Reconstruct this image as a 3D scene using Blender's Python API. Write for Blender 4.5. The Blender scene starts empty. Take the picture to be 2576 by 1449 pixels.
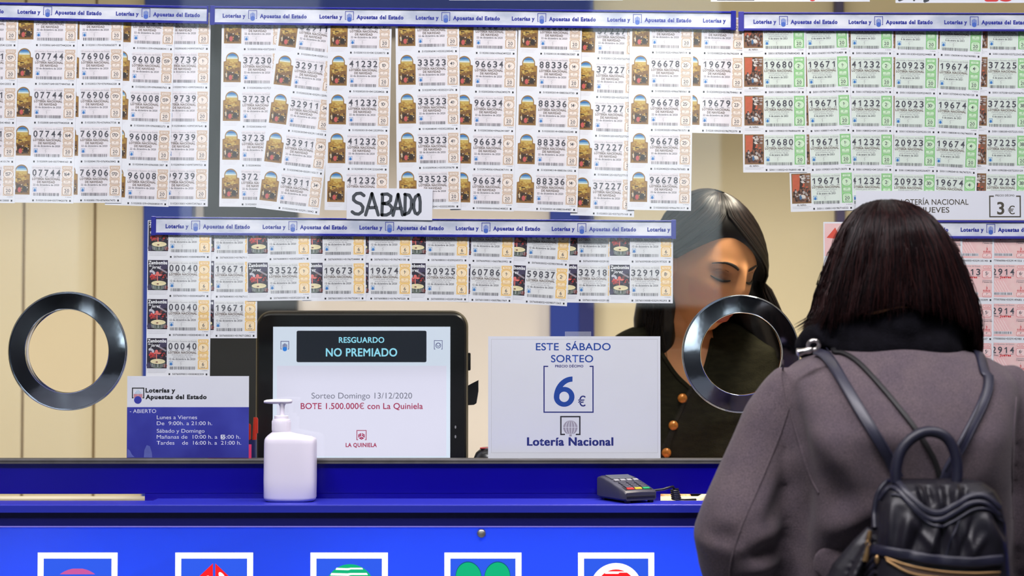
import bpy, bmesh, math, random
import numpy as np
from mathutils import Vector, Matrix, Euler
from mathutils.geometry import tessellate_polygon

scene = bpy.context.scene
COL = scene.collection
R = math.radians
random.seed(7)
rng = np.random.default_rng(7)

# ------------------------------------------------------------------ camera, light, exposure
PITCH = R(1.8)
LENS = 61.0
FPX = 2576 * LENS / 36.0
CAMZ = 1.373
CAMY = -3.0
K = 3.0 / FPX                       # metres per photo pixel at the pane

cam_data = bpy.data.cameras.new('camera')
cam = bpy.data.objects.new('camera', cam_data)
COL.objects.link(cam)
cam.location = (0, CAMY, CAMZ)
cam.rotation_euler = (math.pi / 2 + PITCH, 0, 0)
cam_data.lens = LENS
cam_data.sensor_width = 36
cam_data.clip_start = 0.05
cam_data.dof.use_dof = True
cam_data.dof.focus_distance = 3.0
cam_data.dof.aperture_fstop = 3.3
scene.camera = cam

scene.view_settings.view_transform = 'Standard'
scene.view_settings.look = 'None'
scene.view_settings.gamma = 1.0
scene.view_settings.exposure = 0.0
scene.view_settings.use_curve_mapping = False
scene.cycles.max_bounces = 8
scene.cycles.transparent_max_bounces = 24
scene.cycles.caustics_reflective = False
scene.cycles.caustics_refractive = False
scene.cycles.sample_clamp_indirect = 4.0

world = bpy.data.worlds.new('world')
scene.world = world
world.use_nodes = True
world.node_tree.nodes['Background'].inputs[0].default_value = (0.5, 0.55, 0.65, 1)
world.node_tree.nodes['Background'].inputs[1].default_value = 0.05


def area(name, loc, target, sx, sy, power, color=(1, 1, 1)):
    d = bpy.data.lights.new(name, 'AREA')
    d.shape = 'RECTANGLE'
    d.size, d.size_y = sx, sy
    d.energy = power
    d.color = color
    o = bpy.data.objects.new(name, d)
    COL.objects.link(o)
    o.location = loc
    o.rotation_euler = (Vector(target) - Vector(loc)).to_track_quat('-Z', 'Y').to_euler()
    return o


area('hall_ceiling_lamp', (-1.9, -1.9, 4.5), (-1.0, -0.2, 1.1), 1.5, 0.4, 34, (1.0, 0.955, 0.985))
area('hall_ceiling_lamp', (2.2, -1.7, 4.5), (1.2, -0.1, 1.2), 1.5, 0.4, 84, (1.0, 0.95, 0.985))
area('hall_ceiling_lamp', (-0.6, -2.5, 4.5), (-0.4, -0.2, 1.1), 2.9, 0.5, 238, (0.995, 0.955, 1.0))
area('office_lamp_and_fill', (-0.7, 0.12, 2.9), (-0.7, 1.1, 1.55), 1.8, 0.3, 7.5, (1.0, 0.97, 0.92))
area('office_lamp_and_fill', (0.7, 0.12, 2.9), (0.7, 1.1, 1.55), 1.6, 0.3, 7.6, (1.0, 0.96, 0.88))

area('office_lamp_and_fill', (0.58, 0.06, 2.45), (0.40, 0.26, 1.45), 0.7, 0.1, 9, (1.0, 0.88, 0.70)).data.spread = R(70)  # added fill that brightens the clerk's face, not a fixture of the office
area('reflector_lamp', (0.77, -5.2, 2.9), (0.77, -6.3, 1.75), 0.6, 0.3, 62, (0.86, 0.97, 1.0))  # added to light the white block that hazes the pane
area('reflector_lamp', (-2.0, -5.2, 2.9), (-2.0, -6.6, 1.5), 1.6, 0.3, 85, (0.88, 0.96, 1.0))  # added to light the white blocks mirrored in the chrome rings


def P(px, py, Y=0.0):
    """world point on the plane y=Y that the photo shows at pixel (px, py)"""
    a = (px - 1288.0) / FPX
    b = (724.5 - py) / FPX
    d = Vector((a, math.cos(PITCH) - b * math.sin(PITCH), math.sin(PITCH) + b * math.cos(PITCH)))
    t = (Y - CAMY) / d.y
    return Vector((0, CAMY, CAMZ)) + d * t


def lin(c):
    c = c / 255.0
    return c / 12.92 if c <= 0.04045 else ((c + 0.055) / 1.055) ** 2.4


def rgb(t):
    return tuple(lin(x) for x in t) + (1.0,)


MATS = {}


def M(name, col, rough=0.5, metal=0.0, var=0.0, vscale=8.0, bump=0.0, bscale=200.0, spec=0.5, coat=0.0, sheen=0.0, stretch=None, col2=None):
    """principled material; var mixes in col2 (or a darker tone) through a noise texture"""
    if name in MATS:
        return MATS[name]
    m = bpy.data.materials.new(name)
    m.use_nodes = True
    nt = m.node_tree
    b = nt.nodes['Principled BSDF']
    b.inputs['Base Color'].default_value = rgb(col)
    b.inputs['Roughness'].default_value = rough
    b.inputs['Metallic'].default_value = metal
    b.inputs['Specular IOR Level'].default_value = spec
    b.inputs['Coat Weight'].default_value = coat
    b.inputs['Sheen Weight'].default_value = sheen
    if var or bump:
        tc = nt.nodes.new('ShaderNodeTexCoord')
        mp = nt.nodes.new('ShaderNodeMapping')
        nt.links.new(tc.outputs['Object'], mp.inputs[0])
        if stretch:
            mp.inputs['Scale'].default_value = stretch
    if var:
        n = nt.nodes.new('ShaderNodeTexNoise')
        n.inputs['Scale'].default_value = vscale
        n.inputs['Detail'].default_value = 6
        nt.links.new(mp.outputs[0], n.inputs[0])
        rp = nt.nodes.new('ShaderNodeValToRGB')
        rp.color_ramp.elements[0].position = 0.38
        rp.color_ramp.elements[1].position = 0.64
        nt.links.new(n.outputs[0], rp.inputs[0])
        mx = nt.nodes.new('ShaderNodeMix')
        mx.data_type = 'RGBA'
        a = rgb(col)
        c2 = rgb(col2) if col2 else tuple(x * (1 - var) for x in a[:3]) + (1,)
        mx.inputs[6].default_value = a
        mx.inputs[7].default_value = c2
        nt.links.new(rp.outputs[0], mx.inputs[0])
        nt.links.new(mx.outputs[2], b.inputs['Base Color'])
    if bump:
        n = nt.nodes.new('ShaderNodeTexNoise')
        n.inputs['Scale'].default_value = bscale
        n.inputs['Detail'].default_value = 4
        nt.links.new(mp.outputs[0], n.inputs[0])
        bp = nt.nodes.new('ShaderNodeBump')
        bp.inputs['Strength'].default_value = bump
        bp.inputs['Distance'].default_value = 0.002
        nt.links.new(n.outputs[0], bp.inputs['Height'])
        nt.links.new(bp.outputs[0], b.inputs['Normal'])
    MATS[name] = m
    return m


def MVC(name, rough=0.5, spec=0.4, sss=0.0):
    """principled material coloured by the mesh's own 'Col' attribute (skin, make-up, painted lid shade)"""
    m = bpy.data.materials.new(name)
    m.use_nodes = True
    nt = m.node_tree
    b = nt.nodes['Principled BSDF']
    at = nt.nodes.new('ShaderNodeAttribute')
    at.attribute_name = 'Col'
    n = nt.nodes.new('ShaderNodeTexNoise')
    n.inputs['Scale'].default_value = 40
    mx = nt.nodes.new('ShaderNodeMix')
    mx.data_type = 'RGBA'
    mx.blend_type = 'MULTIPLY'
    mx.inputs[0].default_value = 0.10
    nt.links.new(at.outputs['Color'], mx.inputs[6])
    nt.links.new(n.outputs['Color'], mx.inputs[7])
    nt.links.new(mx.outputs[2], b.inputs['Base Color'])
    b.inputs['Roughness'].default_value = rough
    b.inputs['Specular IOR Level'].default_value = spec
    if sss:
        b.inputs['Subsurface Weight'].default_value = sss
        b.inputs['Subsurface Scale'].default_value = 0.004
        b.inputs['Subsurface Radius'].default_value = (1, 0.4, 0.25)
    return m


def MEMIT(name, col, strength, rough=0.3):
    m = bpy.data.materials.new(name)
    m.use_nodes = True
    b = m.node_tree.nodes['Principled BSDF']
    b.inputs['Base Color'].default_value = tuple(0.25 * x for x in rgb(col)[:3]) + (1,)
    b.inputs['Emission Color'].default_value = rgb(col)
    b.inputs['Emission Strength'].default_value = strength
    b.inputs['Roughness'].default_value = rough
    return m


def MGLASS():
    m = bpy.data.materials.new('pane_glass')
    m.use_nodes = True
    nt = m.node_tree
    nt.nodes.clear()
    out = nt.nodes.new('ShaderNodeOutputMaterial')
    mix = nt.nodes.new('ShaderNodeMixShader')
    fr = nt.nodes.new('ShaderNodeFresnel')
    ge = nt.nodes.new('ShaderNodeNewGeometry')          # same reflectance on leaving the pane as on entering it
    ior = nt.nodes.new('ShaderNodeMath')
    ior.operation = 'MULTIPLY_ADD'
    ior.inputs[1].default_value = 1 / 1.5 - 1.5
    ior.inputs[2].default_value = 1.5
    nt.links.new(ge.outputs['Backfacing'], ior.inputs[0])
    nt.links.new(ior.outputs[0], fr.inputs['IOR'])
    tr = nt.nodes.new('ShaderNodeBsdfTransparent')
    tr.inputs[0].default_value = (0.985, 0.995, 0.99, 1)
    gl = nt.nodes.new('ShaderNodeBsdfGlossy')
    gl.inputs['Roughness'].default_value = 0.0
    nt.links.new(fr.outputs[0], mix.inputs[0])
    nt.links.new(tr.outputs[0], mix.inputs[1])
    nt.links.new(gl.outputs[0], mix.inputs[2])
    nt.links.new(mix.outputs[0], out.inputs[0])
    return m


def MTRANSLUCENT(name, col):
    m = bpy.data.materials.new(name)
    m.use_nodes = True
    nt = m.node_tree
    nt.nodes.clear()
    out = nt.nodes.new('ShaderNodeOutputMaterial')
    mix = nt.nodes.new('ShaderNodeMixShader')
    fr = nt.nodes.new('ShaderNodeFresnel')
    tr = nt.nodes.new('ShaderNodeBsdfTranslucent')
    tr.inputs[0].default_value = rgb(col)
    df = nt.nodes.new('ShaderNodeBsdfDiffuse')
    df.inputs[0].default_value = tuple(x * 0.5 for x in rgb(col)[:3]) + (1,)
    m2 = nt.nodes.new('ShaderNodeMixShader')
    m2.inputs[0].default_value = 0.3
    gl = nt.nodes.new('ShaderNodeBsdfGlossy')
    gl.inputs['Roughness'].default_value = 0.12
    nt.links.new(tr.outputs[0], m2.inputs[1])
    nt.links.new(df.outputs[0], m2.inputs[2])
    nt.links.new(fr.outputs[0], mix.inputs[0])
    nt.links.new(m2.outputs[0], mix.inputs[1])
    nt.links.new(gl.outputs[0], mix.inputs[2])
    nt.links.new(mix.outputs[0], out.inputs[0])
    return m


# ------------------------------------------------------------------ object helpers
def tag(o, label=None, cat=None, group=None, kind=None):
    if label: o['label'] = label
    if cat: o['category'] = cat
    if group: o['group'] = group
    if kind: o['kind'] = kind
    return o


def link(name, me, parent=None):
    o = bpy.data.objects.new(name, me)
    COL.objects.link(o)
    if parent:
        o.parent = parent
    return o


def empty(name, loc=(0, 0, 0), label=None, cat=None, group=None):
    o = bpy.data.objects.new(name, None)
    o.empty_display_size = 0.02
    COL.objects.link(o)
    o.location = loc
    return tag(o, label, cat, group)


def mesh_np(name, V, F, mats, mi=None, smooth=False):
    """V n x 3, F m x 3 triangles"""
    me = bpy.data.meshes.new(name)
    V = np.asarray(V, dtype=np.float32)
    F = np.asarray(F, dtype=np.int32)
    me.vertices.add(len(V))
    me.vertices.foreach_set('co', V.ravel())
    me.loops.add(F.size)
    me.loops.foreach_set('vertex_index', F.ravel())
    me.polygons.add(len(F))
    me.polygons.foreach_set('loop_start', np.arange(0, F.size, 3, dtype=np.int32))
    for m in (mats if isinstance(mats, (list, tuple)) else [mats]):
        me.materials.append(m)
    if mi is not None:
        me.polygons.foreach_set('material_index', np.asarray(mi, dtype=np.int32))
    if smooth:
        me.polygons.foreach_set('use_smooth', np.ones(len(F), dtype=bool))
    me.update(calc_edges=True)
    return me


class MB:
    """collects solid shapes into one bmesh"""
    def __init__(self):
        self.bm = bmesh.new()

    def box(self, x0, x1, y0, y1, z0, z1, bev=0.0, seg=2, mi=0):
        r = bmesh.ops.create_cube(self.bm, size=1.0)
        vs = r['verts']
        for v in vs:
            v.co = Vector(((x0 + x1) / 2 + v.co.x * (x1 - x0), (y0 + y1) / 2 + v.co.y * (y1 - y0), (z0 + z1) / 2 + v.co.z * (z1 - z0)))
        fs = list({f for v in vs for f in v.link_faces})
        for f in fs:
            f.material_index = mi
        if bev > 0:
            es = list({e for v in vs for e in v.link_edges})
            bmesh.ops.bevel(self.bm, geom=es, offset=bev, segments=seg, affect='EDGES', profile=0.5, material=-1)
        return self

    def grid(self, rows, closed=True, caps=True, mi=0):
        """loft through rings (lists of points, same count)"""
        bm = self.bm
        vr = [[bm.verts.new(p) for p in ring] for ring in rows]
        n = len(vr[0])
        for a, b in zip(vr, vr[1:]):
            for i in range(n if closed else n - 1):
                j = (i + 1) % n
                f = bm.faces.new((a[i], a[j], b[j], b[i]))
                f.material_index = mi
        if caps and closed:
            f = bm.faces.new(vr[0][::-1]); f.material_index = mi
            f = bm.faces.new(vr[-1]); f.material_index = mi
        return self

    def tube(self, pts, rad, n=10, caps=True, mi=0, flat=None, up=None):
        """tube along pts; rad number or list; flat = (width factor, thickness factor) with a fixed up vector"""
        pts = [Vector(p) for p in pts]
        rads = rad if isinstance(rad, (list, tuple)) else [rad] * len(pts)
        rows = []
        prev = None
        for i, p in enumerate(pts):
            t = (pts[min(i + 1, len(pts) - 1)] - pts[max(i - 1, 0)]).normalized()
            if prev is None:
                u = Vector(up) if up else (Vector((0, 0, 1)) if abs(t.z) < 0.9 else Vector((1, 0, 0)))
            else:
                u = Vector(up) if up else prev
            s = t.cross(u)
            if s.length < 1e-6:
                s = t.cross(Vector((0.3, 0.9, 0.2)))
            s.normalize()
            u = s.cross(t).normalized()
            prev = u
            fw, ft = flat if flat else (1, 1)
            rows.append([p + s * (math.cos(2 * math.pi * k / n) * rads[i] * fw) + u * (math.sin(2 * math.pi * k / n) * rads[i] * ft) for k in range(n)])
        return self.grid(rows, True, caps, mi)

    def lathe(self, prof, n=48, center=(0, 0, 0), axis='Z', caps=False, mi=0, sx=1.0, sy=1.0):
        """prof: list of (radius, height)"""
        c = Vector(center)
        rows = []
        for r, h in prof:
            ring = []
            for k in range(n):
                a = 2 * math.pi * k / n
                p = Vector((math.cos(a) * r * sx, math.sin(a) * r * sy, h))
                if axis == 'Y':
                    p = Vector((p.x, p.z, p.y))
                elif axis == 'X':
                    p = Vector((p.z, p.x, p.y))
                ring.append(c + p)
            rows.append(ring)
        return self.grid(rows, True, caps, mi)

    def me(self, name, mats, smooth=False, angle=None):
        bmesh.ops.recalc_face_normals(self.bm, faces=self.bm.faces)
        me = bpy.data.meshes.new(name)
        self.bm.to_mesh(me)
        self.bm.free()
        for m in (mats if isinstance(mats, (list, tuple)) else [mats]):
            me.materials.append(m)
        if smooth:
            for p in me.polygons:
                p.use_smooth = True
            if angle:
                me.set_sharp_from_angle(angle=R(angle))
        return me

    def build(self, name, mats, parent=None, smooth=False, angle=40, loc=None):
        o = link(name, self.me(name, mats, smooth, angle), parent)
        if loc is not None:
            o.location = loc
        return o


def srect(cx, cy, z, rx, ry, p=2.6, n=40):
    """super-ellipse ring in the xy plane"""
    out = []
    for k in range(n):
        a = 2 * math.pi * k / n
        c, s = math.cos(a), math.sin(a)
        out.append(Vector((cx + rx * math.copysign(abs(c) ** (2 / p), c), cy + ry * math.copysign(abs(s) ** (2 / p), s), z)))
    return out


# ------------------------------------------------------------------ flat printing (paper, screens, signs)
_fontcache = {}


def _rawtext(s, off, res=2):
    cu = bpy.data.curves.new('t', 'FONT')
    cu.body = s
    cu.size = 1.0
    cu.offset = off
    cu.resolution_u = res
    cu.fill_mode = 'FRONT'
    o = bpy.data.objects.new('t', cu)
    COL.objects.link(o)
    dg = bpy.context.evaluated_depsgraph_get()
    ev = o.evaluated_get(dg)
    me = ev.to_mesh()
    me.calc_loop_triangles()
    V = np.zeros(len(me.vertices) * 3); me.vertices.foreach_get('co', V)
    T = np.zeros(len(me.loop_triangles) * 3, dtype=np.int32); me.loop_triangles.foreach_get('vertices', T)
    ev.to_mesh_clear()
    bpy.data.objects.remove(o)
    bpy.data.curves.remove(cu)
    return V.reshape(-1, 3)[:, :2].copy(), T.reshape(-1, 3).copy()


def glyph(ch, off, res=2):
    key = (ch, off, res)
    if key not in _fontcache:
        V1, T1 = _rawtext(ch, off, res)
        V2, _ = _rawtext(ch + 'H', 0.0)
        V3, _ = _rawtext('H', 0.0)
        adv = V2[:, 0].max() - V3[:, 0].max() if len(V2) else 0.3
        _fontcache[key] = (V1, T1, adv)
    return _fontcache[key]


def _capheight():
    V, _ = _rawtext('H', 0.0)
    return V[:, 1].max()


CAPH = _capheight()
LIFT = 0.00005


class Flat:
    """2-D print in photo-pixel units, x right, y down, laid in the xz plane facing -y"""
    def __init__(self):
        self.V, self.F, self.I, self.n = [], [], [], 0

    def tri(self, V2, T, mi, lift):
        V2 = np.asarray(V2, dtype=float)
        T = np.asarray(T, dtype=np.int64)
        self.V.append(np.column_stack([V2[:, 0], np.full(len(V2), -lift * LIFT / K), -V2[:, 1]]))
        self.F.append(T + self.n)
        self.I.append(np.full(len(T), mi))
        self.n += len(V2)
        return self

    def poly(self, pts, mi=0, lift=1):
        pts = [tuple(p) for p in pts]
        T = tessellate_polygon([[Vector((p[0], p[1], 0)) for p in pts]])
        P2 = np.array(pts)
        T2 = []
        for t in T:
            a, b, c = P2[t[0]], P2[t[1]], P2[t[2]]
            cr = (b[0] - a[0]) * (c[1] - a[1]) - (b[1] - a[1]) * (c[0] - a[0])
            T2.append(t if cr < 0 else (t[0], t[2], t[1]))
        return self.tri(P2, T2, mi, lift)

    def rect(self, x0, y0, x1, y1, mi=0, lift=1):
        return self.tri([(x0, y0), (x0, y1), (x1, y1), (x1, y0)], [(0, 1, 2), (0, 2, 3)], mi, lift)

    def ell(self, cx, cy, rx, ry, mi=0, lift=1, n=28, rot=0.0):
        pts = []
        for k in range(n):
            a = 2 * math.pi * k / n
            x, y = rx * math.cos(a), ry * math.sin(a)
            pts.append((cx + x * math.cos(rot) - y * math.sin(rot), cy + x * math.sin(rot) + y * math.cos(rot)))
        return self.poly(pts, mi, lift)

    def rrect(self, x0, y0, x1, y1, r, mi=0, lift=1, n=5):
        pts = []
        for cx, cy, a0 in ((x1 - r, y1 - r, 0), (x0 + r, y1 - r, 90), (x0 + r, y0 + r, 180), (x1 - r, y0 + r, 270)):
            for k in range(n + 1):
                a = R(a0 + 90 * k / n)
                pts.append((cx + r * math.cos(a), cy + r * math.sin(a)))
        return self.poly(pts, mi, lift)

    def frame(self, x0, y0, x1, y1, w, mi=0, lift=1, gap=None):
        """outline; gap=('bottom'|'top', g0, g1) leaves an opening"""
        self.rect(x0, y0, x0 + w, y1, mi, lift)
        self.rect(x1 - w, y0, x1, y1, mi, lift)
        for side, ya, yb in (('top', y0, y0 + w), ('bottom', y1 - w, y1)):
            if gap and gap[0] == side:
                self.rect(x0 + w, ya, gap[1], yb, mi, lift)
                self.rect(gap[2], ya, x1 - w, yb, mi, lift)
            else:
                self.rect(x0 + w, ya, x1 - w, yb, mi, lift)
        return self

    def line(self, pts, w, mi=0, lift=1, caps=False):
        for (xa, ya), (xb, yb) in zip(pts, pts[1:]):
            d = math.hypot(xb - xa, yb - ya) or 1e-6
            nx, ny = -(yb - ya) / d * w / 2, (xb - xa) / d * w / 2
            self.poly([(xa + nx, ya + ny), (xb + nx, yb + ny), (xb - nx, yb - ny), (xa - nx, ya - ny)], mi, lift)
        if caps:
            for x, y in pts:
                self.ell(x, y, w / 2, w / 2, mi, lift + 0.02, 12)
        return self

    def text(self, s, x, y, h, mi=0, lift=1, bold=0.0, align='L', w=None, sp=0.0, slant=0.0):
        """y: baseline, h: cap height, w: width the whole line is fitted to"""
        if not s:
            return self
        sc = h / CAPH
        res = 8 if h > 12 else 4 if h > 8 and bold < 0.03 else 2
        lay = [([], []), ([], []), ([], [])]       # thickening copies lie a hair above one another
        cnt = [0, 0, 0]
        cur = 0.0
        lo, hi = 1e9, -1e9
        for ch in s:
            off, sh_ = bold, 0.0
            if bold > 0 and ch in 'M€W&':          # these outlines cross themselves when thickened
                off, sh_ = 0.0, bold
            elif bold > 0.022 and h > 12:
                off, sh_ = 0.018, (bold - 0.018) * 0.95
            V, T, adv = glyph(ch, off, res)
            if len(V):
                for q, d in enumerate((0.0, -sh_, sh_) if sh_ else (0.0,)):
                    lay[q][0].append(V + np.array([cur + d, 0.0])); lay[q][1].append(T + cnt[q]); cnt[q] += len(V)
                lo, hi = min(lo, V[:, 0].min() + cur - sh_), max(hi, V[:, 0].max() + cur + sh_)
            cur += adv + sp + bold * 1.2
        if hi < lo:
            return self
        sx = sc if w is None else w / max(hi - lo, 1e-6)
        wd = (hi - lo) * sx
        x0 = x - (0 if align == 'L' else wd / 2 if align == 'C' else wd)
        for q, (Vs, Ts) in enumerate(lay):
            if Vs:
                V = np.concatenate(Vs)
                self.tri(np.column_stack([(V[:, 0] - lo + slant * V[:, 1]) * sx + x0, y - V[:, 1] * sc]), np.concatenate(Ts), mi, lift + 0.12 * q)
        return self

    def me(self, name, mats, scale=None):
        s = K if scale is None else scale
        V = np.concatenate(self.V).astype(np.float64)
        V[:, 1] *= K
        V[:, 0] *= s
        V[:, 2] *= s
        return mesh_np(name, V, np.concatenate(self.F), mats, np.concatenate(self.I))

    def build(self, name, mats, parent=None, scale=None, loc=None):
        o = link(name, self.me(name, mats, scale), parent)
        if loc is not None:
            o.location = loc
        return o


def lottery_logo(f, x, y, s, mi_frame, mi_ball, lift=2, rays=True, mi_ray=None):
    """square bracket with a round head on a fan of rays; x,y top left, s width"""
    w = s * 0.07
    f.frame(x, y, x + s, y + s, w, mi_frame, lift, ('bottom', x + s * 0.14, x + s * 0.86))
    if rays:
        for k in range(6):
            xx = x + s * (0.26 + 0.48 * k / 5)
            hh = (0.30, 0.22, 0.17, 0.17, 0.22, 0.30)[k]
            f.rect(xx - s * 0.03, y + s * (0.1 + hh), xx + s * 0.03, y + s * 0.85, mi_ball if mi_ray is None else mi_ray, lift + 0.4)
    f.ell(x + s * 0.5, y + s * 0.95, s * 0.27, s * 0.27, mi_ball, lift + 0.8, 24)

# ------------------------------------------------------------------ setting
m_tan = M('office_wall_tan', (228, 210, 168), 0.7, var=0.04, vscale=1.5)
m_cream = M('office_wall_cream', (238, 224, 206), 0.7, var=0.04, vscale=1.5)
m_groove = M('wall_groove_brown', (146, 122, 86), 0.8)
m_pbl = M('portal_blue', (44, 66, 152), 0.45, var=0.12, vscale=3)
m_dark = M('dark_panel', (26, 26, 24), 0.5, var=0.2, vscale=3)
m_floor = M('floor_tiles', (104, 104, 110), 0.3, var=0.2, vscale=2)
m_hallw = M('hall_wall_dark', (34, 33, 36), 0.5, var=0.2, vscale=1)
m_white = M('plaster_white', (226, 230, 232), 0.6, var=0.03, vscale=2)
m_ceil = M('ceiling_white', (214, 214, 214), 0.8, var=0.02, vscale=2)
m_blue = M('counter_blue_gloss', (11, 3, 132), 0.22, var=0.18, vscale=2.2, spec=0.35)
m_ledge = M('counter_ledge_blue', (44, 50, 178), 0.32, var=0.10, vscale=3, bump=0.03, bscale=500)
m_ledgef = M('counter_edge_blue', (30, 40, 160), 0.4, var=0.08, vscale=3)
m_recess = M('counter_recess_navy', (11, 13, 88), 0.4, var=0.1, vscale=3, spec=0.3)
m_rubber = M('grey_rubber_seal', (74, 72, 72), 0.55, var=0.3, vscale=30)
m_cream2 = M('tray_cream', (232, 222, 196), 0.4, var=0.05, vscale=10)
m_steel = M('steel_stud', (190, 186, 178), 0.35, 0.9)
m_chrome = M('chrome', (205, 214, 226), 0.10, 1.0, bump=0.5, bscale=9)
m_glass = MGLASS()

WALLY = 1.1


def wx(px, Y=WALLY):
    return P(px, 724, Y).x


def wz(py, Y=WALLY):
    return P(1288, py, Y).z


def structure(name, mb, mats, smooth=False):
    o = mb.build(name, mats, None, smooth)
    o['kind'] = 'structure'
    return o


structure('floor', MB().box(-3, 3, -6.6, 2.2, -0.06, 0.0), m_floor)
structure('ceiling', MB().box(-3, 3, -6.6, 0.0, 4.6, 4.66), M('ceiling_hall_grey', (92, 92, 96), 0.8, var=0.1, vscale=2))
structure('ceiling_office', MB().box(-3, 3, 0.0, 2.2, 3.0, 3.06), m_ceil)
structure('wall_left', MB().box(-3.06, -3, -6.6, 2.2, 0, 4.6), m_hallw)
structure('ring_reflector_low', MB().box(-3.0, -2.35, -6.6, -6.4, 0.0, 2.4, 0.01), m_white)  # unseen white block added for the chrome rings to mirror
structure('ring_reflector_high', MB().box(-1.8, -1.05, -6.6, -6.4, 1.55, 4.6, 0.01), m_white)  # second unseen block, hung here only to brighten the ring reflections
structure('wall_right', MB().box(3, 3.06, -6.6, 2.2, 0, 4.6), m_hallw)
structure('wall_front_upper', MB().box(-3, 3, -0.03, 0.03, 2.6, 4.6), m_hallw)
structure('wall_rear', MB().box(-3, 3, -6.66, -6.6, 0, 4.6), m_hallw)
# unseen white block, added and shaped to lay a reflected haze on the pane
structure('haze_reflector', MB().box(0.42, 1.11, -6.6, -6.2, 1.56, 4.6, 0.01), m_white)

# office back wall: tan boards on one side, plain cream in the middle, yellowish on the other
t = MB()
edges = [-1.8] + [wx(p) for p in (-120, 58, 237, 412)]
for a, b in zip(edges, edges[1:]):
    t.box(a + 0.003, b - 0.003, WALLY, WALLY + 0.02, 0, 3, 0.003)
structure('wall_back_boards', t, m_tan)
structure('wall_back_grooves', MB().box(-1.8, wx(400), WALLY + 0.012, WALLY + 0.03, 0, 3), m_groove)
structure('wall_back', MB().box(wx(400), wx(1400), WALLY + 0.02, WALLY + 0.06, 0, 3), m_cream)
structure('wall_back_side', MB().box(wx(1400), 1.8, WALLY + 0.02, WALLY + 0.06, 0, 3), m_tan)
d = MB()
d.box(wx(365), wx(488), WALLY - 0.03, WALLY + 0.02, 0, 3, 0.004)
d.box(wx(1383), wx(1493), WALLY - 0.03, WALLY + 0.02, 0, 3, 0.004)
d.box(wx(365), wx(1493), WALLY - 0.032, WALLY + 0.02, wz(52), 3, 0.004)
structure('trim_1', d, m_pbl)
structure('trim_2', MB().box(wx(1456), wx(1493), WALLY - 0.036, WALLY - 0.02, 0, wz(60)), M('portal_navy', (38, 44, 104), 0.5, var=0.1))
structure('door_1', MB().box(wx(514), wx(748), WALLY - 0.02, WALLY + 0.02, 0, wz(56), 0.004), m_dark)
structure('trim_3', MB().box(wx(2104), wx(2126), WALLY - 0.01, WALLY + 0.03, 0, 3, 0.002), M('post_violet', (84, 76, 104), 0.5))
structure('wall_office_left', MB().box(-1.86, -1.8, 0.05, 2.2, 0, 3), m_tan)
structure('wall_office_right', MB().box(1.8, 1.86, 0.05, 2.2, 0, 3), m_tan)

# counter front
zt, zb = P(1288, 1162, 0).z, P(1288, 1250, 0).z            # blue upstand
LEDGE_Z = 1.1055
LEDGE_Y0 = -0.124
zl = LEDGE_Z
zf = P(1288, 1290, LEDGE_Y0).z
zr = P(1288, 1325, -0.118).z
xl, xr = -1.8, 1.8
# the upstand has pass-through slots over the two coin trays
s1 = P(368, 1250, 0).x
s2, s3 = P(1660, 1250, 0).x, P(1790, 1250, 0).x
u = MB()
u.box(xl, xr, -0.012, 0.02, zl + 0.0075, zt, 0.001)
u.box(s1, s2, -0.012, 0.02, zl - 0.02, zl + 0.009)
u.box(s3, xr, -0.012, 0.02, zl - 0.02, zl + 0.009)
structure('counter_partition_upper', u, m_blue)
structure('trim_4', MB().box(xl, xr, -0.016, 0.016, zt, P(1288, 1153, 0).z, 0.002).box(xl, xr, -0.018, -0.010, zt - 0.0022, zt + 0.0006, 0.0004), m_rubber)
ld = MB()
zt0 = zl - 0.014
ld.box(xl, xr, LEDGE_Y0, -0.052, zf, zl, 0.0012, 3)
x390 = P(392, 1256, -0.03).x
x1640, x1765 = P(1640, 1256, -0.03).x, P(1800, 1256, -0.03).x
ld.box(x390, x1640, -0.0535, 0.0, zf, zl)
ld.box(x1765, xr, -0.0535, 0.0, zf, zl)
structure('counter_shelf_slab', ld, m_ledge)
structure('counter_edge_trim', MB().box(xl, xr, LEDGE_Y0 - 0.0008, LEDGE_Y0 + 0.004, zf, zl - 0.0012, 0.0005), m_ledgef)
structure('counter_recess_panel', MB().box(xl, xr, -0.1175, -0.09, zr - 0.0005, zf + 0.002), m_recess)

zp = zr
# light box with a blue acrylic front
lb = empty('light_box', (0, -0.09, 0.2), 'backlit blue acrylic light box under the counter shelf with a row of square game emblems', 'light box')
pf = MB().box(xl, xr, -0.1185, -0.1175, 0.25, zp - 0.001)
o = pf.build('front_panel', MTRANSLUCENT('blue_acrylic', (98, 140, 255)), lb); o.location = (0, 0.09, -0.2)
hs = MB()
hs.box(xl, xr, 0.0, 0.01, 0.2, zp - 0.002)
hs.box(xl, xr, -0.0885, 0.0, zp - 0.004, zp - 0.002)
hs.box(xl, xr, -0.110, 0.0, 0.2, 0.22)
o = hs.build('housing', m_white, lb); o.location = (0, 0.09, -0.2)
rimz = MB().box(xl, xr, -0.1198, -0.09, zp - 0.001, zp + 0.0010, 0.0003)
o = rimz.build('top_rim', M('rim_pale_violet', (126, 118, 214), 0.3), lb); o.location = (0, 0.09, -0.2)
for lx, pw in ((-1.35, 1.3), (-0.62, 2.6), (0.05, 3.0), (0.75, 2.0), (1.4, 0.8)):
    area('light_box_tube', (lx, -0.02, 0.93), (lx, -0.118, 0.985), 0.66, 0.03, pw, (0.92, 0.95, 1.0))
area('light_box_tube', (-0.3, -0.03, 0.6), (-0.3, -0.112, 0.6), 2.6, 0.05, 2.0, (0.92, 0.95, 1.0))

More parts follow.
